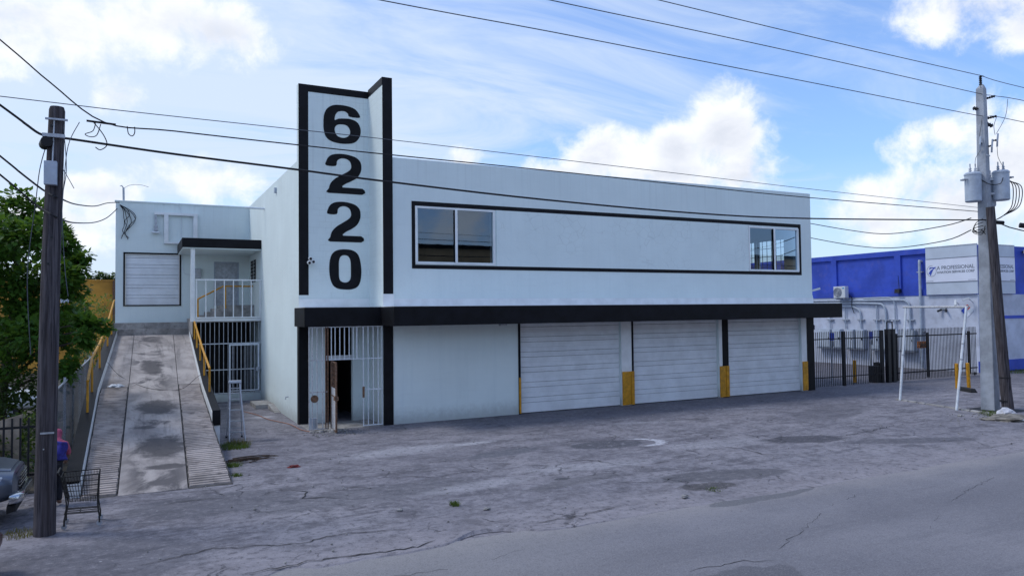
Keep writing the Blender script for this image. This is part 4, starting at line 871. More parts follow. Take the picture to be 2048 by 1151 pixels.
MB().hexa([(38.3, .85, 6.62), (38.75, .85, 6.62), (38.75, 1.1, 6.7), (38.3, 1.1, 6.7), (38.3, .95, 6.9), (38.75, .95, 6.9), (38.75, 1.1, 6.9), (38.3, 1.1, 6.9)]).build('housing', M['galv'], t); MB().box(38.45, 38.6, 1.1, 1.25, 6.74, 6.84).build('mount', M['black_metal'], t)
def bullet(lbl, p, d):
    p = Vector(p); d = Vector(d).normalized(); t = thing('bullet_camera', lbl, 'camera', p)
    MB().bar(p, p + d * .34, .12, .11).build('housing', M['vanwhite'], t, bevel=.01); MB().bar(p + d * .02 + Vector((0, 0, -.05)), (BX + .05, p.y + .02, p.z - .22), .03).build('arm', M['galv'], t)
    MB().bar(p + d * .341, p + d * .35, .08).build('lens', M['lens_dark'], t)
bullet('white bullet camera at wall corner, angled left', (33.62, 1.45, 4.12), (-.5, .8, -.35)); bullet('white upright bullet camera left of wall corner', (33.66, 2.25, 4.02), (-.35, -.15, -.75))
t = thing('twin_spotlight', 'pair of small dark spotlights on lavender wall above gate', 'spotlight', (33.8, 3.1, 3.55))
for s in (-.13, .13): MB().tube([(33.88, 3.1 + s, 3.5), (33.7, 3.1 + s * 2, 3.4)], .06, 10).build('lamp', M['black_metal'], t)
MB().box(33.85, 33.96, 2.95, 3.25, 3.5, 3.62).build('mount', M['galv'], t)
t = thing('hazard_diamond', 'four-colour hazard diamond plate on lavender wall corner', 'sign', (33.9, 1.75, 3.2))
c = (1.78, 3.42); h = .36
for (a, b), mt in (((0, 1), 'red'), ((1, 0), 'signgrey'), ((0, -1), 'signwhite'), ((-1, 0), 'textblue')):
    cy, cz = c[0] - a * h / 2, c[1] + b * h / 2; k = h / 2 - .004
    MB().hexa([(BX + .046, cy, cz - k), (BX + .046, cy - k, cz), (BX + .046, cy, cz + k), (BX + .046, cy + k, cz), (BX + .03, cy, cz - k), (BX + .03, cy - k, cz), (BX + .03, cy, cz + k), (BX + .03, cy + k, cz)]).build('quarter', M[mt], t)
words = ('first', 'second', 'third', 'fourth', 'fifth', 'sixth', 'seventh')
for i, (y0, y1) in enumerate(((10.75, 11.75), (9.95, 10.6), (8.95, 9.5), (8.22, 8.8), (7.15, 7.68), (6.45, 7.02), (4.8, 5.75))):
    t = thing('electrical_cabinet', 'grey electrical cabinet on lavender wall behind fence, %s counted from the warehouse' % words[i], 'cabinet', (33.7, (y0 + y1) / 2, 1.0), 'grey electrical cabinets behind the fence')
    MB().box(33.62, 33.94, y0, y1, 1.05, 2.27).build('box', M['grey_box'], t, bevel=.012); MB().box(33.600, 33.619, y0 + .04, y1 - .04, 1.1, 2.22).build('door', M['signgrey'], t); MB().box(33.57, 33.599, y0 + .08, y0 + .13, 1.6, 1.74).build('handle', M['black_metal'], t)
    MB().box(33.55, 33.96, y0 - .05, y1 + .05, .98, 1.04).build('shelf', M['textgrey'], t)

# ------------------------------------------------------------------ black fence and sliding gate
pick = MB(); pick.box(-.011, .011, -.011, .011, 0, 2.52); pm = pick.mesh('picket', M['black_metal'])
fe = thing('steel_fence', 'black steel picket fence between warehouse and gate posts', 'fence', (22.5, .4, 0)); FYs = .4
for i in range(40): place(pm, 'picket', fe, (20.0 + i * .122, FYs, .04 + rnd.uniform(-.01, .01)))
for z in (2.22, .45): MB().box(19.95, 24.9, FYs + .012, FYs + .05, z - .022, z + .022).build('rail', M['black_metal'], fe)
for x in (22.22, 24.95): MB().box(x - .06, x + .06, FYs + .052, FYs + .17, 0, 2.55).build('post', M['black_metal'], fe)
ga = thing('sliding_gate', 'black steel sliding gate with close pickets in front of lavender wall', 'gate', (29, .4, 0))
for i in range(54): place(pm, 'picket', ga, (25.95 + i * .118, FYs - .06, .06 + rnd.uniform(-.01, .01)))
for z in (2.22, .42): MB().box(25.9, 32.35, FYs - .048, FYs - .005, z - .03, z + .03).build('rail', M['black_metal'], ga)
for x in (25.92, 28.35, 31.75): MB().box(x - .06, x + .06, FYs - .004, FYs + .08, .1, 2.36).build('stile', M['black_metal'], ga)
for x in (25.92, 32.2): MB().disc((x, FYs + .03, .1), .09, 'y', 14, .05).build('roller', M['black_metal'], ga)
t = thing('gate_post', 'tall black gate post pair with goalpost top and control box at foot', 'gate post', (25.5, .4, 0))
for x in (25.25, 25.62): MB().box(x - .10, x + .10, FYs - .08, FYs + .12, 0, 2.6).build('post', M['black_metal'], t)
MB().box(25.2, 25.25, FYs, FYs + .04, 2.6, 2.92).box(25.6, 25.65, FYs, FYs + .04, 2.6, 2.92).box(25.2, 25.65, FYs, FYs + .04, 2.92, 2.96).build('guide', M['black_metal'], t)
MB().box(24.95, 25.14, FYs + .2, FYs + .6, 0, .95).box(24.6, 24.95, FYs + .18, FYs + .62, 0, .8).build('operator_box', M['black_metal'], t)
MB().tube([(24.65, FYs + .3, .8), (24.65, FYs + .3, .98), (24.95, FYs + .3, .98), (24.95, FYs + .3, .8)], .02, 6).build('handle', M['black_metal'], t)
t = thing('rusty_box', 'rust-orange metal box mounted on gate', 'box', (28.1, .5, 1.7))
MB().box(27.75, 28.25, .43, .62, 1.58, 1.92).build('box', paint('orange_rust', (.45, .16, .05), .8, .35, 12, 60, .4), t, bevel=.02); MB().box(27.8, 28.2, .395, .429, 1.68, 1.8).build('bracket', M['rust'], t)
for x, lb in ((22.7, 'blue parking sign behind fence, nearer the warehouse'), (25.55, 'blue parking sign behind fence, nearer the gate post')):
    t = thing('parking_sign', lb, 'sign', (x, 1.6, 0)); MB().tube([(x, 1.6, 0), (x, 1.6, 2.45)], .03, 8).build('post', M['galv'], t)
    MB().box(x - .15, x + .15, 1.55, 1.565, 2.08, 2.45).build('plate', M['textblue'], t); MB().box(x - .13, x + .13, 1.55, 1.565, 1.78, 2.06).build('lower_plate', M['galv'], t)
t = thing('awning', 'dark navy sloping awning on far side of warehouse behind fence', 'awning', (WX, 3, 3))
MB().hexa([(WX + .002, 1.2, 3.2), (WX + 1.5, 1.2, 2.65), (WX + 1.5, 5, 2.65), (WX + .002, 5, 3.2), (WX + .002, 1.2, 3.55), (WX + 1.5, 1.2, 2.85), (WX + 1.5, 5, 2.85), (WX + .002, 5, 3.55)]).build('cloth', M['navy'], t)
MB().tube([(WX, 1.3, 2.6), (WX + 1.45, 1.3, 2.66)], .02, 6).build('strut', M['galv'], t)
t = thing('corner_camera', 'small white camera on right corner of warehouse above canopy', 'camera', (WX, .3, 4.4))
MB().bar((WX + .1, .25, 4.42), (WX + .45, -.05, 4.55), .09).build('housing', M['vanwhite'], t); MB().box(WX - .002, WX + .14, .2, .3, 4.3, 4.4).build('arm', M['galv'], t)

# ------------------------------------------------------------------ white pipe frame, bollards
t = thing('pipe_frame', 'tall leaning white pipe goal frame beside concrete pole', 'frame', (18.8, -5.9, 0))
MB().tube([(19.25, -4.43, 0), (19.78, -4.43, 3.68)], .045, 10).build('leg', M['white_metal'], t, smooth=True); MB().tube([(18.27, -7.29, 0), (19.03, -7.29, 3.66)], .045, 10).build('leg', M['white_metal'], t, smooth=True)
MB().tube([(19.79, -4.30, 3.66), (19.03, -7.36, 3.64)], .04, 10).build('crossbar', M['rusty_white'], t, smooth=True)
for z in (1.75, 2.3): MB().tube([(lerp(18.27, 19.03, z / 3.66), -7.29, z), (lerp(18.27, 19.03, (z + .05) / 3.66), -7.29, z + .05)], .055, 10).build('clamp', M['galv'], t)
MB().tube([(19.50, -4.43, 1.75), (19.507, -4.43, 1.8)], .055, 10).build('clamp', M['galv'], t)
for x, y, h, lean, lb in ((25.30, -3.46, 1.15, -.06, 'yellow bollard leaning left behind pipe frame, taller of the pair'), (24.95, -3.15, 1.12, 0, 'thin yellow bollard partly hidden behind white pipe leg'), (23.55, 1.0, 1.1, 0, 'yellow bollard behind fence next to gate motor')):
    t = thing('bollard', lb, 'bollard', (x, y, 0)); MB().tube([(x, y, 0), (x + lean, y, h), (x + lean, y, h + .02)], [.075, .075, .055], 12).build('tube', M['yellow'], t, smooth=True); MB().disc((x, y, .02), .13, 'z', 12, .04).build('footing', M['concrete'], t)
t = thing('wheel_stop', 'dark concrete wheel stop lying in front of yellow bollards', 'wheel stop', (24.4, -3.9, 0))
MB().hexa([(24.0, -4.35, 0), (24.3, -4.45, 0), (24.75, -3.45, 0), (24.5, -3.4, 0), (24.05, -4.3, .17), (24.25, -4.36, .17), (24.68, -3.5, .17), (24.53, -3.47, .17)]).build('block', M['rubber'], t, bevel=.02)

# ------------------------------------------------------------------ concrete utility pole with transformers
PX, PY = 19.47, -7.80
t = thing('concrete_utility_pole', 'tall square concrete utility pole on right carrying transformers', 'utility pole', (PX, PY, 0))
def sq(x, y, w, a): return [(x + w / 2 * (math.cos(a) * i - math.sin(a) * j), y + w / 2 * (math.sin(a) * i + math.cos(a) * j)) for i, j in ((-1, -1), (1, -1), (1, 1), (-1, 1))]
M['poleconc'] = paint('pole_concrete', (.35, .38, .43), .8, .14, 1.8, 30, .3, dirt=(.19, .20, .23), dirtamt=.6)
an = R(8); tx, ty = PX - .02, PY
MB().hexa([(x, y, -.02) for x, y in sq(PX - .03, PY + .02, .46, an)] + [(x, y, 11.45) for x, y in sq(tx, ty, .26, an)]).build('shaft', M['poleconc'], t, bevel=.025)
MB().hexa([(x, y, 11.45) for x, y in sq(tx, ty, .24, an)] + [(x, y, 11.6) for x, y in sq(tx + .05, ty, .10, an)]).build('pole_top', M['poleconc'], t)
RT = Vector((.891, -.454, 0)); FW = Vector((.454, .891, 0)); P0 = Vector((PX, PY, 0))
def P(r_, f_, z): v = P0 + RT * r_ + FW * f_; return Vector((v.x, v.y, z))
def insul(a, b, nm='insulator', r0_=.05, n=5):
    a, b = Vector(a), Vector(b); pts, rs = [], []
    for i in range(n * 2 + 1): pts.append(a.lerp(b, i / (n * 2))); rs.append(r0_ if i % 2 else r0_ * .5)
    MB().tube(pts, rs, 10).build(nm, M['black_metal'], t)
insul(P(-.02, 0, 11.58), P(-.02, 0, 11.92), r0_=.06); insul(P(.1, 0, 11.08), P(.42, -.1, 11.16)); insul(P(-.1, 0, 10.72), P(-.32, 0, 10.76), r0_=.075, n=3); insul(P(.1, 0, 10.36), P(.45, -.1, 10.44)); insul(P(.12, 0, 10.2), P(.36, 0, 10.1), r0_=.08, n=3)
for r_, z in ((-.2, 9.45), (.42, 9.55), (.22, 9.35)):
    insul(P(r_ * .6, -.1, z), P(r_, -.12, z + .02), r0_=.04, n=2); MB().tube([P(r_, -.12, z - .22), P(r_ - .04, -.2, z - .05), P(r_ + .02, -.16, z + .24)], .03, 7).build('fuse_cutout', M['grey_box'], t)
for z in (9.0, 8.0, 6.9): MB().hexa([(x, y, z) for x, y in sq(PX, PY, .31 + (9 - z) * .02, an)] + [(x, y, z + .05) for x, y in sq(PX, PY, .31 + (9 - z) * .02, an)]).build('band', M['galv'], t)
for a, b in ((P(-.12, -.1, 11.75), P(-.22, -.15, 9.7)), (P(-.2, -.15, 9.2), P(-.44, -.2, 8.65)), (P(.45, -.1, 10.4), P(.34, -.15, 9.75)), (P(.4, -.15, 9.3), P(.55, -.2, 8.6)), (P(.8, -.2, 11.02), P(.42, -.1, 9.8))):
    m1 = a.lerp(b, .5) + RT * (.12 if a.z > 10.9 else -.07); MB().tube(smoothpath([a, m1, b]), .009, 5).build('jumper', M['wire'], t)
MB().box(19.0, 20.3, -8.6, -7.2, -.02, .006).build('dark_ground_patch', M['rubber'], t)  # thin dark patch laid flat round the pole foot
def transformer(c, r_, h, lbl):
    t2 = thing('transformer', lbl, 'transformer', c); c = Vector(c)
    MB().lathe(c, [(r_ * .9, 0), (r_, .03), (r_, h - .06), (r_ * 1.06, h - .05), (r_ * 1.06, h), (r_ * .85, h + .05), (.03, h + .07)], 22).build('tank', M['grey_box'], t2, smooth=True)
    for s in (-.09, .1):
        q = c + RT * s + Vector((0, 0, h + .04)); MB().lathe(q, [(.055, 0), (.03, .04), (.055, .07), (.028, .11), (.05, .14), (.022, .2), (.022, .32), (.005, .33)], 10).build('bushing', M['galv'], t2)
    for k in (-1, 0, 1): q = c + RT * (-r_ if c.x < PX else r_) + FW * (k * .1) + Vector((0, 0, h * .8)); MB().tube([q, q + RT * (-.12 if c.x < PX else .12)], .03, 8).build('terminal', M['galv'], t2)
    d = (P0 - Vector((c.x, c.y, 0))); d.normalize(); q = c + d * r_ * .95
    for z in (.25, h - .25): MB().bar(q + Vector((0, 0, z)), q + d * .18 + Vector((0, 0, z)), .08).build('hanger', M['galv'], t2)
a = P(-.42, -.02, 7.38); transformer(a, .265, 1.0, 'grey drum transformer on left side of concrete pole'); a = P(.58, -.02, 7.42); transformer(a, .265, 1.02, 'grey drum transformer on right side of concrete pole, nearest the frame edge'); a = P(.34, .34, 7.25); transformer(a, .24, .95, 'grey drum transformer half hidden behind concrete pole')
for i in range(4):
    MB().tube(smoothpath([P(.82, -.02, 8.2 - .03 * i), P(.95 + .1 * i, -.1, 7.9), P(.85 + .09 * i, -.15, 7.2), P(.5, -.2, 6.85), P(.2, -.25, 6.7)]), .016, 5).build('secondary_lead', M['cable'], t)
MB().tube(smoothpath([P(-.16, -.1, 8.15), P(.0, -.34, 7.95), P(.35, -.34, 7.98), P(.5, -.26, 8.2)]), .014, 5).build('secondary_lead', M['cable'], t)
for k in range(4):
    q = random.Random(k); MB().tube(smoothpath([P(-.22, -.2, 6.75 - .12 * k), P(-.5 - .05 * k, -.25, 6.6 - .1 * k), P(-.62 + .08 * k, -.25, 6.28), P(-.3, -.25, 6.2 + .05 * k), P(-.15, -.2, 6.5 - .1 * k)]), .013, 5).build('slack_loop', M['cable'], t)
MB().tube([P(.25, -.2, 6.62), P(.5, -.2, 6.6)], .07, 8).build('splice_case', M['cable'], t); MB().tube([P(1.0, -.3, 6.5), P(1.5, -.45, 6.4)], .09, 8).build('splice_case', M['cable'], t)
t = thing('wooden_pole_stub', 'weathered cut-off wooden pole leaning against concrete utility pole', 'utility pole', (19.2, -8.35, 0))
MB().tube([(19.38, -8.42, -.05), (19.34, -8.37, .8), (19.22, -8.29, 3.5), (19.10, -8.19, 7.12)], [.185, .178, .158, .138], 16).build('shaft', M['wood'], t, smooth=True)
for z in (1.15, .35): MB().tube([(19.33, -8.36, z), (19.33, -8.36, z + .05)], .184, 16).build('band', M['black_metal'], t)

# ================================================================== WOODEN POLE ON THE LEFT
t = thing('wooden_utility_pole', 'dark weathered wooden utility pole in left foreground', 'utility pole', (-8.91, -8.76, 0))
MB().tube([(-8.92, -8.76, -.05), (-8.90, -8.76, 2.0), (-8.86, -8.76, 4.6), (-8.79, -8.76, 7.2), (-8.79, -8.76, 7.26)], [.165, .155, .142, .122, .105], 20).build('shaft', M['wood'], t, smooth=True)
MB().box(-8.955, -8.765, -9.02, -8.89, 5.88, 6.28).build('junction_box', M['grey_box'], t, bevel=.008)
MB().tube([(-8.84, -8.90, 6.28), (-8.82, -8.89, 7.0)], .012, 6).build('riser', M['galv'], t)
MB().tube([(-8.98, -8.62, 6.62), (-8.92, -8.95, 6.62)], .09, 12).build('cable_drum', M['cable'], t, smooth=True); MB().box(-8.99, -8.66, -8.95, -8.87, 6.70, 6.76).build('clamp', M['galv'], t)
MB().box(-8.95, -8.62, -8.93, -8.885, 7.0, 7.03).build('band', M['galv'], t); MB().box(-8.98, -8.78, -8.935, -8.92, 1.70, 1.73).build('tag', M['alu'], t); MB().disc((-8.93, -8.925, 1.45), .012, 'y', 8, .01).build('nail', M['alu'], t)
for k, (z, s) in enumerate(((5.0, .02), (4.55, -.03), (6.9, .0))): MB().disc((-8.86 + s, -8.76 - .142, z), .022, 'y', 8, .02).build('bolt', M['black_metal'], t)
MB().tube(smoothpath([(-8.70, -8.82, 7.0), (-8.64, -8.84, 6.2), (-8.70, -8.84, 5.6), (-8.66, -8.84, 4.6), (-8.60, -8.84, 4.0)]), .007, 5).build('ground_wire', M['wire'], t); MB().tube(smoothpath([(-8.46, -8.7, 7.05), (-8.62, -8.8, 6.6), (-8.68, -8.82, 5.9), (-8.71, -8.84, 5.2)]), .007, 5).build('ground_wire', M['wire'], t)
MB().tube(smoothpath([(-8.95, -8.7, 6.6), (-9.05, -8.6, 6.2), (-9.12, -8.5, 5.6), (-9.25, -8.3, 4.4), (-9.2, -8.2, 3.0)]), .008, 5).build('ground_wire', M['wire'], t)
MB().tube(smoothpath([(-8.70, -8.86, 6.2), (-8.62, -8.9, 6.05), (-8.52, -8.9, 5.85)]), .006, 5).build('stray_wire', M['wire'], t)

# ================================================================== OVERHEAD CABLES
def cable(pts, r_, label, mt='cable', cat='cable'):
    tag(MB().tube(smoothpath(pts, 5), r_, 6).build('overhead_cable', M[mt], smooth=True), label, cat)
cable([(-30, -8.9, 10.6), (-12, -8.6, 10.35), (-3.15, -8.36, 10.36), (1.21, -8.23, 10.42), (6.13, -8.11, 10.44), (12.49, -7.99, 10.44), (18.87, -7.9, 10.42), (19.9, -7.99, 10.46), (21.94, -8.3, 10.3), (34, -8.5, 10.1)], .012, 'lowest of three bare power wires at top of sky', 'wire', 'power wire')
cable([(-30, -8.9, 11.3), (-10, -8.5, 11.15), (1.35, -8.22, 11.2), (6.14, -8.11, 11.25), (12.52, -7.99, 11.26), (18.91, -7.9, 11.22), (19.87, -7.99, 11.2), (22, -8.3, 11.1), (34, -8.5, 10.9)], .012, 'middle of three bare power wires at top of sky', 'wire', 'power wire')
cable([(-30, -8.9, 12.1), (-6, -8.4, 11.85), (4.87, -8.14, 11.85), (11.12, -8.02, 11.84), (18.94, -7.9, 11.88), (19.45, -7.8, 11.93), (22.02, -7.87, 11.8), (34, -8.2, 11.6)], .012, 'highest bare power wire passing over top of concrete pole', 'wire', 'power wire')
cable([(-20, -9.0, 7.5), (-9.62, -8.64, 7.38), (-7.81, -8.55, 7.365), (-4.71, -8.42, 7.37), (-2.72, -8.34, 7.37), (1.16, -8.23, 7.33), (6.04, -8.11, 7.27), (10.41, -8.03, 7.21), (18.87, -7.9, 7.13)], .008, 'thin upper wire crossing in front of numeral six', 'wire', 'wire')
cable([(-12.0, -8.75, 10.3), (-9.63, -8.64, 8.34), (-8.91, -8.6, 7.72), (-8.08, -8.56, 7.12), (-6.95, -8.51, 7.09), (-4.71, -8.42, 7.06), (-2.72, -8.34, 7.045), (1.16, -8.23, 7.03), (6.04, -8.11, 6.98), (10.47, -8.03, 6.95), (18.87, -7.9, 6.99)], .013, 'middle black cable dropping from upper left and crossing number tower')
cable([(-12.5, -8.75, 9.4), (-9.62, -8.64, 7.23), (-9.27, -8.62, 6.96), (-9.0, -8.64, 6.78), (-8.62, -8.62, 6.76), (-6.95, -8.51, 6.66), (-4.72, -8.42, 6.56), (-2.73, -8.34, 6.46), (1.15, -8.23, 6.32), (6.02, -8.11, 6.25), (10.45, -8.03, 6.33), (18.85, -7.9, 6.69), (19.4, -8.05, 6.7), (22, -8.3, 6.3), (34, -8.5, 6.2)], .021, 'thickest black cable from wooden pole clamp to concrete pole')
cable([(18.45, -7.9, 6.74), (19.6, -6.2, 6.70), (20.08, -3.6, 6.68), (20.4, -1.45, 7.06), (19.66, .9, 7.72)], .018, 'upper sagging service cable from concrete pole to right side of warehouse')
cable([(18.43, -7.9, 6.32), (19.6, -6.2, 6.14), (20.2, -3.6, 6.10), (20.3, -1.45, 6.42), (19.66, .9, 7.06)], .018, 'lower sagging service cable from concrete pole to right side of warehouse')
cable([(-11.5, -8.9, 8.0), (-9.61, -8.7, 6.36), (-9.32, -8.7, 6.1), (-8.98, -8.68, 5.82), (-8.76, -8.55, 5.72), (-8.92, -1.9, 6.50), (-8.79, 4.7, 7.34), (-8.55, 9.1, 8.06), (-8.22, 13.46, 8.70)], .017, 'upper service cable sagging from wooden pole to rear wing corner')
cable([(-11.5, -8.9, 7.7), (-9.6, -8.7, 6.04), (-9.11, -8.7, 5.58), (-8.75, -8.55, 5.36), (-8.92, -1.9, 6.03), (-8.78, 4.7, 6.80), (-8.55, 9.1, 7.50), (-8.30, 13.46, 8.42)], .017, 'lower service cable sagging from wooden pole to rear wing corner')
t = thing('dangling_splice', 'loose cable ends and splice dangling from middle cable beside wooden pole', 'cable', (-8.2, -8.56, 7.1))
MB().tube([(-8.36, -8.56, 7.12), (-7.9, -8.55, 7.10)], .02, 6).build('splice', M['cable'], t)
MB().tube(smoothpath([(-8.22, -8.56, 7.10), (-8.26, -8.56, 6.95), (-8.38, -8.56, 6.88), (-8.30, -8.56, 6.84), (-8.2, -8.56, 6.88), (-8.14, -8.56, 7.08)]), .008, 5).build('loop', M['cable'], t); MB().tube(smoothpath([(-8.25, -8.56, 7.1), (-8.1, -8.56, 6.9), (-8.04, -8.56, 6.72), (-8.14, -8.56, 6.62), (-8.22, -8.56, 6.66)]), .009, 5).build('loop', M['cable'], t)
MB().tube(smoothpath([(-7.72, -8.55, 7.09), (-7.70, -8.55, 6.96), (-7.64, -8.55, 6.92), (-7.60, -8.55, 6.98), (-7.60, -8.55, 7.09)]), .009, 5).build('loop', M['cable'], t)

# ================================================================== YARD LEFT OF THE RAMP
def leaves(mb, c, rad, n, size, q, squash=.85):
    """Leaf blades scattered in a clump: denser at the shell, drooping, each a folded diamond."""
    c = Vector(c)
    for _ in range(n):
        d = Vector((q.gauss(0, 1), q.gauss(0, 1), q.gauss(0, 1))).normalized(); rr = rad * (.35 + .75 * q.random() ** .6)
        p = c + Vector((d.x * rr, d.y * rr, d.z * rr * squash))
        ax = (d + Vector((q.uniform(-.9, .9), q.uniform(-.9, .9), q.uniform(-1.0, .35)))).normalized(); L = size * q.uniform(.5, 1.35); w = L * q.uniform(.26, .38)
        sd_ = ax.cross(Vector((q.uniform(-.5, .5), q.uniform(-.5, .5), 1))).normalized(); nn = ax.cross(sd_)
        b = len(mb.v); mb.v += [tuple(p), tuple(p + ax * L * .5 + sd_ * w - nn * w * .3), tuple(p + ax * L - nn * L * .12), tuple(p + ax * L * .5 - sd_ * w - nn * w * .3)]
        mb.f += [(b, b + 1, b + 2), (b, b + 2, b + 3)]
class Raw(MB):
    def mesh(s, name, mat, off=(0, 0, 0), smooth=False):
        me = bpy.data.meshes.new(name); me.from_pydata([(v[0] - off[0], v[1] - off[1], v[2] - off[2]) for v in s.v], [], s.f); me.materials.append(mat); return me
CL = [(-10.82, 2.05, 6.47, 0.64), (-10.33, 2.02, 6.71, 0.53), (-10.58, -1.01, 5.36, 0.7), (-9.9, -0.91, 5.52, 0.7), (-9.54, 1.64, 6.04, 0.37), (-9.33, 1.3, 5.58, 0.44), (-9.12, 1.08, 4.92, 0.41), (-10.41, -0.15, 4.64, 0.67),
      (-9.83, 0.86, 4.55, 0.76), (-9.23, 0.86, 4.34, 0.46), (-8.92, 0.78, 5.19, 0.2), (-11.11, -0.66, 5.89, 0.71), (-11.35, 0.26, 4.65, 0.86), (-10.1, 0.14, 3.57, 0.67), (-9.62, 1.26, 3.56, 0.64), (-9.3, 2.18, 3.6, 0.36),
      (-8.75, -0.96, 3.5, 0.26), (-8.42, -1.23, 3.38, 0.17), (-8.6, -1.47, 3.1, 0.2), (-10.58, 0.38, 2.91, 0.74), (-9.73, -0.12, 2.76, 0.73), (-9.3, 0.09, 2.9, 0.34), (-11.35, 1.83, 3.44, 0.79), (-9.08, -1.12, 2.26, 0.26),
      (-12.2, .6, 5.4, 1.0), (-12.0, 1.5, 6.5, .8), (-12.6, 1.0, 4.0, .9)]
tree = thing('broadleaf_tree', 'bright green broadleaf tree behind wooden pole, branch reaching over ramp rail', 'tree', (-10.9, 1.0, 0))
q = random.Random(11); cr = Raw()
for x, y, z, r_ in CL:
    k = 4
    for j in range(k):
        o = Vector((q.gauss(0, .5), q.gauss(0, .5), q.gauss(0, .45))) * r_
        leaves(cr, (x + o.x, y + o.y, z + o.z), r_ * .62, int(185 * r_ / .6), .18, q)
cr.build('crown', M['leaf'], tree)
tk = MB(); tk.tube(smoothpath([(-10.9, 1.0, -.1), (-10.85, 1.0, 1.3), (-10.7, .9, 2.6), (-10.55, .7, 3.9), (-10.5, .8, 5.3), (-10.4, 1.2, 6.3)]), [lerp(.17, .03, i / 30) for i in range(31)], 9)
tk.build('trunk', M['bark'], tree, smooth=True)
for i, (x, y, z, r_) in enumerate(CL):
    zz = max(1.5, min(z - .7, 5.4)); s = Vector((-10.85 + .08 * zz * .8, 1.0 - .05 * zz, zz)); e = Vector((x, y, z)); md = s.lerp(e, .5) + Vector((0, 0, -.15 + .3 * q.random()))
    MB().tube(smoothpath([s, md, e], 4), [lerp(.05, .012, k / 8) for k in range(9)], 6).build('limb', M['bark'], tree)
def bush(label, loc, clumps, mt, size, dens, group=None, name='shrub'):
    t = thing(name, label, 'shrub', loc, group); b = Raw(); q = random.Random(int(loc[0] * 100) & 255)
    for x, y, z, r_ in clumps: leaves(b, (x, y, z), r_, int(dens * r_ * r_ * 4), size, q)
    b.build('foliage', M[mt], t); st = MB()
    for x, y, z, r_ in clumps: st.tube([(loc[0], loc[1], 0), (lerp(loc[0], x, .6), lerp(loc[1], y, .6), z * .55), (x, y, z)], [.025, .018, .008], 5)
    for i, (x, y, z, r_) in enumerate(clumps): MB().tube([(loc[0], loc[1], 0), (lerp(loc[0], x, .6), lerp(loc[1], y, .6), z * .55), (x, y, z)], [.025, .018, .008], 5).build('stem', M['bark'], t)
bush('dark leafy shrub below the tree behind black picket fence', (-10.4, .3, 0), [(-10.25, .59, 1.93, .7), (-9.65, .71, 1.89, .57), (-10.69, -.4, 1.9, .75), (-10.28, -.09, 1.06, .7), (-9.75, .2, .7, .5), (-11.2, .2, 1.3, .7)], 'leaf3', .14, 260)
bush('low dark shrub beside silver pickup behind black picket fence', (-10.9, -3.3, 0), [(-10.9, -3.3, 1.2, .7), (-10.3, -3.5, .7, .55), (-11.6, -3.2, .9, .7), (-10.0, -2.6, .9, .5), (-9.9, -3.9, .55, .5), (-10.6, -4.1, .7, .55), (-9.6, -3.2, 1.1, .45)], 'leaf3', .12, 280)
bush('yellow-green wispy shrub at rear between tree and building corner', (-9.1, 15.5, 0), [(-9.15, 15.2, 3.4, .8), (-9.5, 16, 4.1, .7), (-8.85, 16.5, 4.3, .5), (-9.9, 15, 3.2, .8), (-9.3, 15.4, 2.2, .9)], 'leaf2', .12, 130)
bush('grey-green creeper clump between chain-link fence and ramp', (-9.2, 9.5, 0), [(-9.2, 9.5, 2.2, .5), (-9.15, 8.2, 1.6, .45), (-9.3, 11, 2.4, .5)], 'leaf3', .11, 200)

# chain-link fence
t = thing('chain_link_fence', 'galvanised chain-link fence running along left side of ramp', 'fence', (-9.1, 4, 0))
cl = MB(); FX = -9.12; y0, y1, H = -4.6, 12.6, 2.05
k = -H
L_ = y1 - y0
while k < L_:
    a, b = max(0, k), min(L_, k + H)
    for s in (1, -1):
        p = (FX, y0 + a, (a - k)) if s == 1 else (FX, y0 + a, H - (a - k)); e = (FX, y0 + b, (b - k)) if s == 1 else (FX, y0 + b, H - (b - k))
        cl.tube([p, e], .0018, 3, False)
    k += .085
stuff(cl.build('wire_mesh', paint('dull_fence_wire', (.10, .11, .13), .6, .2, 5, 0, 0), t)); MB().tube([(FX, y0, H), (FX, y1, H)], .022, 8).build('top_rail', M['galv'], t)
for i in range(7): MB().tube([(FX - .03, y0 + i * 2.87, 0), (FX - .03, y0 + i * 2.87, H + .08)], .03, 8).build('post', M['galv'], t)
# black picket fence behind the pickup
t = thing('picket_fence', 'dark metal picket fence behind silver pickup at left edge', 'fence', (-11, -5, 0)); pk = MB().box(-.018, .018, -.018, .018, 0, 1.5).mesh('picket', M['black_metal'])
for i in range(34): place(pk, 'picket', t, (-14.2 + i * .145, -5.0, .05))
for z in (.35, 1.35): MB().box(-14.3, -9.35, -4.98, -4.94, z - .025, z + .025).build('rail', M['black_metal'], t)
for x in (-9.36, -11.9): MB().box(x - .07, x + .07, -5.07, -4.93, 0, 1.65).build('post', M['black_metal'], t)
t = thing('leaning_board', 'pale tan board leaning behind dark picket fence', 'board', (-10.2, -4.2, 0)); MB().hexa([(-10.3, -4.2, 0), (-9.85, -4.2, 0), (-9.85, -4.16, 0), (-10.3, -4.16, 0), (-10.35, -3.85, 1.35), (-9.8, -3.85, 1.5), (-9.8, -3.81, 1.5), (-10.35, -3.81, 1.35)]).build('sheet', M['tan'], t); MB().bar((-10.3, -4.22, .4), (-9.86, -4.22, .4), .03).build('batten', M['twig'], t)
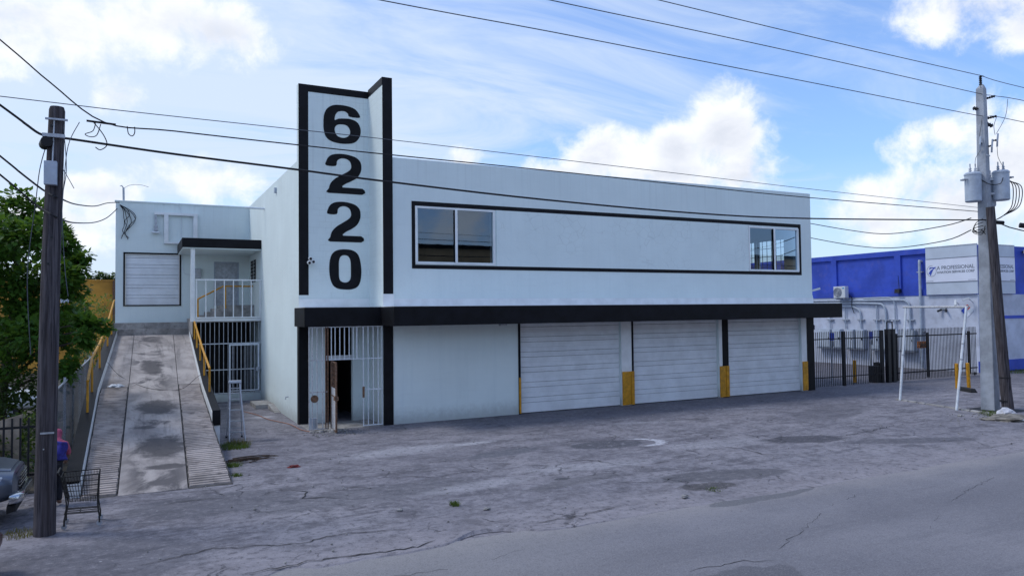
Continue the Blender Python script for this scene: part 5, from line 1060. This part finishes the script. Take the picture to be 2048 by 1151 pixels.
# ochre wall far behind and distant trees
t = thing('ochre_outbuilding', 'long ochre yellow building wall behind trees at far left', 'building', (-20, 34, 0))
MB().wall('x', -60, -8.9, 0, 6.05, 34, 34.4).build('wall', M['ochre'], t); MB().box(-60, -8.85, 33.95, 34.45, 6.05, 6.16).build('coping', M['ochre'], t); MB().wall('y', 34.4, 50, 0, 6.05, -9.3, -8.9).build('end_wall', M['ochre'], t); MB().box(-60, -9.3, 34.4, 50, 5.7, 5.8).build('roof', M['concrete'], t)
MB().box(-12.0, -11.3, 33.9, 33.999, 4.6, 5.2).build('vent', M['signgrey'], t); MB().box(-8.95, -8.75, 33.85, 33.999, 0, 6.1).build('downpipe', M['rust'], t)
for x, z, lb in ((-12.6, 8.3, 'tiny distant tree above ochre wall, leftmost of three'), (-11.2, 8.7, 'tiny distant tree above ochre wall, middle of three'), (-10.0, 8.5, 'tiny distant tree above ochre wall, nearest the building corner')):
    t = thing('distant_tree', lb, 'tree', (x, 80, 0), 'distant trees above the ochre wall'); b = Raw(); q = random.Random(int(z * 10)); 
    for k in range(4): leaves(b, (x + q.uniform(-.5, .5), 80 + q.uniform(-.5, .5), z - .3 + q.uniform(-.3, .3)), .55, 90, .4, q)
    b.build('crown', M['leaf3'], t); MB().tube([(x, 80, 0), (x + .1, 80, z - .3)], [.16, .08], 7).build('trunk', M['bark'], t)

# ------------------------------------------------------------------ vehicles
def loft(st, n=24, e=3.4):
    mb = MB()
    for (x, w, zb, zt, cy) in st:
        for k in range(n):
            a = 2 * PI * k / n; c, s = math.cos(a), math.sin(a)
            mb.v.append((x, cy + w * math.copysign(abs(c) ** (2 / e), c), (zb + zt) / 2 + (zt - zb) / 2 * math.copysign(abs(s) ** (2 / e), s)))
    for i in range(len(st) - 1):
        for k in range(n): k2 = (k + 1) % n; mb.f.append((i * n + k, i * n + k2, (i + 1) * n + k2, (i + 1) * n + k))
    mb.f.append(tuple(range(n))); mb.f.append(tuple((len(st) - 1) * n + k for k in range(n)))
    return mb
def pickup(x, y, mat, label, van=False, s=1.0, rot=0.0):
    t = thing('pickup_truck' if not van else 'van', label, 'truck' if not van else 'van', (x, y, 0))
    X = lambda d: x - d * s
    def B(mb, nm, mt, par=t, sm=True, bev=0): return mb.build(nm, mt, par, smooth=sm, bevel=bev)
    B(loft([(X(.0), .66, .52, .86, y), (X(.05), .80, .44, .95, y), (X(.25), .90, .40, 1.0, y), (X(.9), .94, .38, 1.06, y), (X(1.35), .95, .38, 1.10, y), (X(2.0), .95, .36, 1.08, y), (X(3.6), .95, .36, 1.06, y), (X(5.2), .94, .4, 1.06, y), (X(5.3), .9, .45, 1.02, y)]), 'body', mat)
    B(loft([(X(.10), .56, .84, .985, y), (X(.35), .68, .86, 1.045, y), (X(1.3), .74, .9, 1.135, y)], e=4), 'hood', mat)
    cab = [(X(1.25), .74, .98, 1.12, y), (X(1.95), .72, .98, 1.72, y), (X(2.3), .71, .98, 1.80, y), (X(3.3), .71, .98, 1.78, y), (X(3.6), .74, .98, 1.1, y)] if not van else [(X(1.0), .8, .9, 1.15, y), (X(1.5), .84, .9, 1.9, y), (X(2), .86, .9, 2.3, y), (X(5.1), .86, .9, 2.3, y), (X(5.25), .84, .9, 2.2, y)]
    B(loft(cab, e=5), 'cab', mat)
    for sgn in (-1, 1): MB().hexa([(X(1.75), y + sgn * .722, 1.12), (X(3.3), y + sgn * .722, 1.12), (X(3.3), y + sgn * .735, 1.12), (X(1.75), y + sgn * .735, 1.12), (X(2.15), y + sgn * .70, 1.62), (X(3.15), y + sgn * .70, 1.62), (X(3.15), y + sgn * .715, 1.62), (X(2.15), y + sgn * .715, 1.62)]).build('side_window', M['carglass'], t)
    MB().hexa([(X(1.34), y - .62, 1.14), (X(1.36), y - .62, 1.14), (X(1.36), y + .62, 1.14), (X(1.34), y + .62, 1.14), (X(1.9), y - .58, 1.66), (X(1.92), y - .58, 1.66), (X(1.92), y + .58, 1.66), (X(1.9), y + .58, 1.66)]).build('windscreen', M['carglass'], t)
    gr = MB().hexa([(X(-.02), y - .42, .62), (X(-.02), y + .42, .62), (X(.1), y + .42, .62), (X(.1), y - .42, .62), (X(.02), y - .48, .90), (X(.02), y + .48, .90), (X(.12), y + .48, .90), (X(.12), y - .48, .90)]).build('grille', M['black_metal'], t)
    for z in (.66, .72, .78, .84): MB().box(X(.01), X(-.035), y - .43, y + .43, z - .012, z + .012).build('slat', M['chrome'], gr)
    for sgn in (-1, 1):
        MB().hexa([(X(.03), y + sgn * .50, .66), (X(.20), y + sgn * .86, .68), (X(.32), y + sgn * .82, .68), (X(.2), y + sgn * .5, .66), (X(.04), y + sgn * .50, .88), (X(.22), y + sgn * .87, .90), (X(.34), y + sgn * .82, .90), (X(.2), y + sgn * .5, .88)]).build('headlight', M['lens'], t, bevel=.02)
    bp = loft([(X(.08), .93, .40, .60, y), (X(-.04), .84, .40, .60, y), (X(-.10), .70, .42, .58, y)], e=5); B(bp, 'bumper', M['chrome'] if mat is M['silver'] else mat)
    B(loft([(X(.12), .88, .24, .42, y), (X(.0), .78, .26, .42, y)], e=5), 'valance', M['rubber'])
    for wx in (.95, 4.25):
        for sgn in (-1, 1):
            w = MB().tube([(X(wx), y + sgn * .72, .36), (X(wx), y + sgn * .96, .36)], .36, 24).build('wheel', M['rubber'], t, smooth=True)
            MB().tube([(X(wx), y + sgn * .962, .36), (X(wx), y + sgn * .97, .36)], .22, 18).build('rim', M['alu'], w)
    if not van: MB().box(X(5.25), X(3.7), y - .82, y + .82, 1.062, 1.09).build('bed_cover', M['rubber'], t)
    return t
pickup(-9.42, -7.25, M['silver'], 'silver pickup truck at left edge, front end toward wooden pole')
pickup(-9.36, -11.35, M['maroon'], 'dark red vehicle corner at bottom left edge')
pickup(-10.6, 8.2, M['vanwhite'], 'white van glimpsed through leaves of the tree', van=True)

# ------------------------------------------------------------------ shopping cart
t = thing('shopping_cart', 'dark wire shopping cart standing beside wooden pole', 'shopping cart', (-8.4, -8.35, 0))
CX0, CX1, CYa, CYb = -8.70, -8.13, -8.62, -8.12
top = [(CX0, CYa, .90), (CX1, CYa, .90), (CX1, CYb, .90), (CX0, CYb, .90)]; bot = [(CX0 + .10, CYa + .05, .46), (CX1 - .01, CYa + .05, .42), (CX1 - .01, CYb - .05, .42), (CX0 + .10, CYb - .05, .46)]
bk = MB(); Vv = lambda p: Vector(p)
for i in range(4):
    a, b, c, d = Vv(top[i]), Vv(top[(i + 1) % 4]), Vv(bot[(i + 1) % 4]), Vv(bot[i])
    for k in range(13): bk.tube([a.lerp(b, k / 12), d.lerp(c, k / 12)], .0045, 4)
    for k in range(1, 6): bk.tube([a.lerp(d, k / 5.2), b.lerp(c, k / 5.2)], .005, 4)
for k in range(9): bk.tube([Vv(bot[0]).lerp(Vv(bot[1]), k / 8), Vv(bot[3]).lerp(Vv(bot[2]), k / 8)], .0045, 4)
M['cartwire'] = paint('dark_cart_wire', (.03, .028, .026), .6, .2, 9, 0, 0, metal=.4); stuff(bk.build('basket', M['cartwire'], t))
MB().tube(top + [top[0]], .011, 6).build('rim', M['cartwire'], t); MB().tube([(CX0 - .05, CYa - .01, .97), (CX0 - .05, CYb + .01, .97)], .018, 8).build('handle', M['rubber'], t)
for y in (CYa, CYb):
    MB().tube(smoothpath([(CX0 - .05, y, .97), (CX0, y, .88), (CX0 + .08, y + (.03 if y == CYa else -.03), .45), (CX0 + .05, y + (.02 if y == CYa else -.02), .16)], 4), .012, 6).build('frame_tube', M['cartwire'], t)
    MB().tube(smoothpath([(CX1, y, .90), (CX1 - .02, y + (.05 if y == CYa else -.05), .42), (CX1 + .01, y + (.03 if y == CYa else -.03), .16)], 4), .012, 6).build('frame_tube', M['cartwire'], t)
tr = MB()
for y in (-8.58, -8.5, -8.37, -8.24, -8.16): tr.tube([(CX0 + .05, y, .26), (CX1, y, .24)], .008, 5)
for x in (CX0 + .05, -8.42, CX1): tr.tube([(x, -8.58, .255), (x, -8.16, .255)], .009, 5)
tr.build('lower_tray', M['cartwire'], t)
for x in (CX0 + .05, CX1 + .01):
    for y in (-8.59, -8.15):
        c = MB().box(x - .012, x + .012, y - .03, y + .03, .06, .17).build('caster_fork', M['cartwire'], t); MB().tube([(x, y - .014, .046), (x, y + .014, .046)], .045, 14).build('caster_wheel', M['galv'], c)

# ------------------------------------------------------------------ person bending behind the pole
def person():
    t = thing('person', 'person in pink hooded top with blue cloth bending behind wooden pole', 'person', (-8.97, -6.6, 0))
    J = {'pel': (-9.0, -6.6, .80), 'sp': (-8.98, -6.52, .98), 'ch': (-8.96, -6.42, 1.14), 'nk': (-8.95, -6.34, 1.24), 'hd': (-8.94, -6.28, 1.34), 'ht': (-8.94, -6.24, 1.44),
         'sl': (-9.14, -6.40, 1.13), 'el': (-9.2, -6.22, .92), 'wl': (-9.16, -6.05, .76), 'sr': (-8.79, -6.42, 1.13), 'er': (-8.75, -6.24, .92), 'wr': (-8.82, -6.06, .76),
         'hl': (-9.08, -6.6, .76), 'kl': (-9.1, -6.52, .42), 'al': (-9.09, -6.62, .08), 'fl': (-9.1, -6.46, .04), 'hr': (-8.91, -6.6, .76), 'kr': (-8.88, -6.54, .42), 'ar': (-8.88, -6.64, .08), 'fr': (-8.87, -6.48, .04)}
    E_ = ['pel-sp', 'sp-ch', 'ch-nk', 'nk-hd', 'hd-ht', 'ch-sl', 'sl-el', 'el-wl', 'ch-sr', 'sr-er', 'er-wr', 'pel-hl', 'hl-kl', 'kl-al', 'al-fl', 'pel-hr', 'hr-kr', 'kr-ar', 'ar-fr']
    RD = {'pel': .14, 'sp': .14, 'ch': .15, 'nk': .06, 'hd': .095, 'ht': .07, 'sl': .07, 'el': .05, 'wl': .035, 'sr': .07, 'er': .05, 'wr': .035, 'hl': .09, 'kl': .065, 'al': .05, 'fl': .04, 'hr': .09, 'kr': .065, 'ar': .05, 'fr': .04}
    for side in 'lr':
        w = Vector(J['w' + side])
        for k in range(5):
            a = (k - 2) * .35; J['f%d%s' % (k, side)] = tuple(w + Vector((math.sin(a) * .05, .04, -.07 + abs(k - 1.5) * .008))); E_.append('w%s-f%d%s' % (side, k, side)); RD['f%d%s' % (k, side)] = .009
    names = list(J); rl = t.location
    def skin(name, keys, mt, grow=1.0):
        ks = [k for k in names if k in keys]; me = bpy.data.meshes.new(name)
        me.from_pydata([tuple(Vector(J[k]) - rl) for k in ks], [tuple(ks.index(x) for x in e.split('-')) for e in E_ if all(x in ks for x in e.split('-'))], [])
        o = bpy.data.objects.new(name, me); col.objects.link(o); o.parent = t
        md = o.modifiers.new('skin', 'SKIN')
        for i, k in enumerate(ks): me.skin_vertices[0].data[i].radius = (RD[k] * grow,) * 2
        me.skin_vertices[0].data[0].use_root = True
        s = o.modifiers.new('sub', 'SUBSURF'); s.levels = s.render_levels = 2; me.materials.append(mt); return o
    skin('body', names, M['skin'], .92)
    skin('hooded_top', ['pel', 'sp', 'ch', 'nk', 'hd', 'ht', 'sl', 'el', 'sr', 'er'], M['pink'], 1.12); skin('trousers', ['pel', 'hl', 'kl', 'al', 'hr', 'kr', 'ar'], M['trouser'], 1.13)
    cloth = MB(); n = 10
    for i in range(n + 1):
        for j in range(n + 1):
            u, v = i / n, j / n; cloth.v.append((-9.02 + .26 * u + .02 * math.sin(7 * v), -6.63 + .05 * math.sin(5 * u + 2 * v) - .07 * (1 - abs(2 * u - 1)), 1.27 - .36 * v - .05 * u))
    for i in range(n):
        for j in range(n): a = i * (n + 1) + j; cloth.f.append((a, a + 1, a + n + 2, a + n + 1))
    o = cloth.build('blue_cloth', M['bluecloth'], t, smooth=True); s = o.modifiers.new('solid', 'SOLIDIFY'); s.thickness = .02
person()

# ================================================================== DEBRIS AND WEEDS
def tuft(label, c, r_, h, n, mt='grass', name='grass_tuft'):
    b = Raw(); q = random.Random(int(abs(c[0] * 31 + c[1] * 17)))
    for _ in range(n):
        a = q.uniform(0, 2 * PI); d = r_ * q.random() ** .5; p = Vector((c[0] + d * math.cos(a), c[1] + d * math.sin(a), c[2] if len(c) > 2 else 0)); l = h * q.uniform(.4, 1); w = .006 + .004 * q.random()
        ln = Vector((q.uniform(-.6, .6), q.uniform(-.6, .6), 1)) * l; s = Vector((math.cos(a + 1.3), math.sin(a + 1.3), 0)) * w; k = len(b.v)
        b.v += [tuple(p - s), tuple(p + s), tuple(p + ln * .6 + s * .6), tuple(p + ln + Vector((ln.x * .3, ln.y * .3, -l * .1))), tuple(p + ln * .6 - s * .6)]; b.f += [(k, k + 1, k + 2, k + 4), (k + 4, k + 2, k + 3)]
    return stuff(tag(b.build(name, M[mt]), label, 'grass'))
tuft('green and dry weeds at foot of stepladder', (-5.12, -1.75), .42, .16, 420); tuft('dry straw mixed into weeds beneath stepladder', (-4.95, -1.3), .35, .2, 160, 'dry')
tuft('weeds along right edge of ramp foot', (-5.45, -4.4), .22, .12, 180); tuft('small weeds at bottom right ramp corner', (-5.5, -5.6), .13, .1, 80)
tuft('lone bright grass tuft in middle of pavement', (-2.16, -10.45), .10, .13, 90); tuft('grass at foot of leaning wooden stub', (18.3, -8.6), .5, .16, 300); tuft('weeds in front of rubble at right pole', (17.7, -8.95), .35, .1, 120); tuft('thin weeds by dark litter near road edge', (2.9, -11.9), .2, .05, 50)
tuft('strip of lawn at foot of blue wall', (36.5, .3), 1.6, .12, 900); tuft('weeds beside silver pickup at foot of wooden pole', (-9.3, -8.6), .3, .12, 120, 'dry')
t = thing('dead_branches', 'pile of dead brown branches on pavement beside ramp foot', 'branches', (-5.0, -3.9, 0)); q = random.Random(4)
for k in range(16):
    a = q.uniform(-.35, .35); L = q.uniform(.3, .95); c = Vector((-5.0 + q.uniform(-.35, .35), -3.95 + q.uniform(-.18, .18), .03 + q.random() * .06)); d = Vector((math.cos(a), math.sin(a) * .8, q.uniform(-.03, .08))) * L / 2
    MB().tube(smoothpath([c - d, c + Vector((0, q.uniform(-.06, .06), .02)), c + d], 3), [.016, .015, .014, .012, .01, .008, .006], 5).build('branch', M['twig'], t)
def crumple(name, label, cat, c, rx_, ry_, rz_, mt, seed, amp=.35):
    bm = bmesh.new(); bmesh.ops.create_icosphere(bm, subdivisions=3, radius=1)
    for v in bm.verts:
        k = 1 + amp * mnoise.noise(v.co * 1.8 + Vector((seed, 0, 0))) + amp * .5 * mnoise.noise(v.co * 4.5 + Vector((0, seed, 0))); v.co = Vector((v.co.x * rx_ * k, v.co.y * ry_ * k, max(-.02, v.co.z * rz_ * k)))
    me = bpy.data.meshes.new(name); bm.to_mesh(me); bm.free(); me.materials.append(mt); o = bpy.data.objects.new(name, me); col.objects.link(o); o.location = c
    return tag(o, label, cat)
crumple('red_rag', 'crumpled dark red rag lying on pavement', 'rag', (-4.18, -5.31, .02), .13, .07, .04, M['rag'], 2.2, .6)
crumple('plastic_bag', 'crumpled white plastic bag lying on left ramp track', 'bag', (-8.1, 3.1, rz(3.1) + .02), .2, .13, .06, M['plastic_bag'], 5.1, .6); crumple('boulder', 'pale rounded boulder at foot of leaning wooden stub', 'boulder', (18.2, -9.0, .04), .34, .26, .24, paint('pale_boulder', (.52, .53, .58), .9, .1, 5, 30, .4), 8.0, .3)
crumple('gravel_mound', 'low mound of sandy rubble in front of leaning wooden stub', 'rubble', (17.6, -9.45, .0), .95, .55, .14, M['sand'], 3.3, .4); crumple('litter_heap', 'whitish crushed litter at right frame edge beside rubble', 'litter', (17.9, -9.95, .02), .42, .22, .07, M['plastic_bag'], 7.0, .7)
for i, (x, y, s, lb) in enumerate(((-2.45, -.35, .09, 'broken block fragment at foot of rusty bars, left'), (-2.05, -.42, .12, 'flat broken slab piece under open gate leaf'), (-2.25, -.3, .07, 'small rubble lump between gate leaf and bars'), (-2.7, -.3, .05, 'small dark stone beside bucket'), (-1.8, -.5, .06, 'pebble-sized rubble right of gate leaf'),
        (-1.75, -11.0, .04, 'small stone near lone grass tuft'), (-3.2, -10.3, .035, 'pale pebble on pavement left of grass tuft'), (17.0, -8.2, .06, 'stone on kerb line left of rubble mound'), (2.0, -12.1, .05, 'dark scrap near road edge by puddle'))):
    crumple('rubble_piece', lb, 'stone', (x, y, .02), s * 1.5, s, s * .6, M['stone'], i * 1.7, .6)
gs = Raw(); q = random.Random(21)
for i in range(420):
    if i < 120: x, y = q.gauss(-2.1, .5), q.uniform(-1.3, -.1)
    elif i < 220: x, y = q.gauss(17.4, 1.0), q.gauss(-8.9, .6)
    else: x, y = q.uniform(-8, 16), q.uniform(-12.3, -2.0)
    r_ = q.uniform(.008, .026) * (1.3 if i < 220 else 1); b = len(gs.v); zz = .012
    gs.v += [(x + r_ * q.uniform(.8, 1.5), y, zz), (x, y + r_, zz), (x - r_ * q.uniform(.8, 1.5), y, zz), (x, y - r_, zz), (x, y, zz + r_ * .9), (x, y, zz - .03)]
    gs.f += [(b, b + 1, b + 4), (b + 1, b + 2, b + 4), (b + 2, b + 3, b + 4), (b + 3, b, b + 4), (b + 1, b, b + 5), (b + 2, b + 1, b + 5), (b + 3, b + 2, b + 5), (b, b + 3, b + 5)]
o = gs.build('loose_gravel', M['stone']); stuff(o); o['label'] = 'loose grit and small stones scattered on the pavement'; o['category'] = 'gravel'
t = thing('bucket', 'dented pale bucket beside black pier behind rusty bars', 'bucket', (-2.52, .35, .0)); MB().lathe((-2.52, .35, .01), [(.11, 0), (.115, .02), (.14, .33), (.145, .34), (.13, .335), (.105, .05)], 18).build('pail', M['grey_box'], t, smooth=True); MB().tube([Vector((-2.52 + .14 * math.cos(a), .35, .33 + .1 * math.sin(a) * -1)) for a in [PI * k / 10 for k in range(11)]], .004, 5).build('bail', M['galv'], t)
tag(MB().tube(smoothpath([(-3.9, 6.0, .02), (-3.6, 4.7, .02), (-3.4, 3.2, .02), (-3.0, 1.8, .02), (-2.9, .4, .02), (-2.7, -.25, .02)]), .012, 6).build('orange_hose', paint('orange_hose_rubber', (.36, .16, .10), .7, .1, 4, 0, 0)), 'thin orange hose curving over ground from stepladder to entrance', 'hose')
tag(MB().tube(smoothpath([(-8.4, 5.2, rz(5.2) + .35), (-8.0, 4.5, rz(4.5) + .02), (-7.2, 2.6, rz(2.6) + .03), (-6.3, 2.2, rz(2.2) + .03), (-5.75, 2.6, rz(2.6) + .32), (-5.5, 2.9, rz(2.9) + .34)]), .007, 5).build('loose_cord', M['cable']), 'thin dark cord lying across upper ramp', 'cord')
# slab kerb line running from the frame to the rubble
t = thing('broken_kerb', 'low broken concrete kerb edge from pipe frame to rubble mound', 'kerb', (18.6, -6.6, 0))
q = random.Random(9); yy = -4.2
while yy > -9.0:
    l = q.uniform(.3, .9); xx = lerp(19.3, 18.1, (-4.2 - yy) / 4.8); x2 = lerp(19.3, 18.1, (-4.2 - yy + l) / 4.8); MB().hexa([(xx, yy, -.02), (xx + .16, yy, -.02), (x2 + .16, yy - l, -.02), (x2, yy - l, -.02), (xx + .02, yy, .035), (xx + .15, yy, .045), (x2 + .15, yy - l, .045), (x2 + .02, yy - l, .03)]).build('kerb_stone', M['concrete'], t, bevel=.012); yy -= l + q.uniform(.02, .12)

# ================================================================== ACROSS THE STREET (mirrored in the upstairs glass)
t = thing('ochre_warehouse', 'dull ochre warehouse across the street, mirrored in left upstairs window', 'building', (15, -36, 0))
MB().box(-4, 60, -52, -36, 0, 9.2).build('wall', M['ochre_dull'], t); MB().box(-4.1, 60.1, -52.1, -35.9, 9.2, 9.55).build('parapet', M['black'], t)
for x in (4, 14, 24, 34): MB().box(x, x + 4, -35.99, -35.95, 0, 3.6).build('shutter', M['galv'], t)
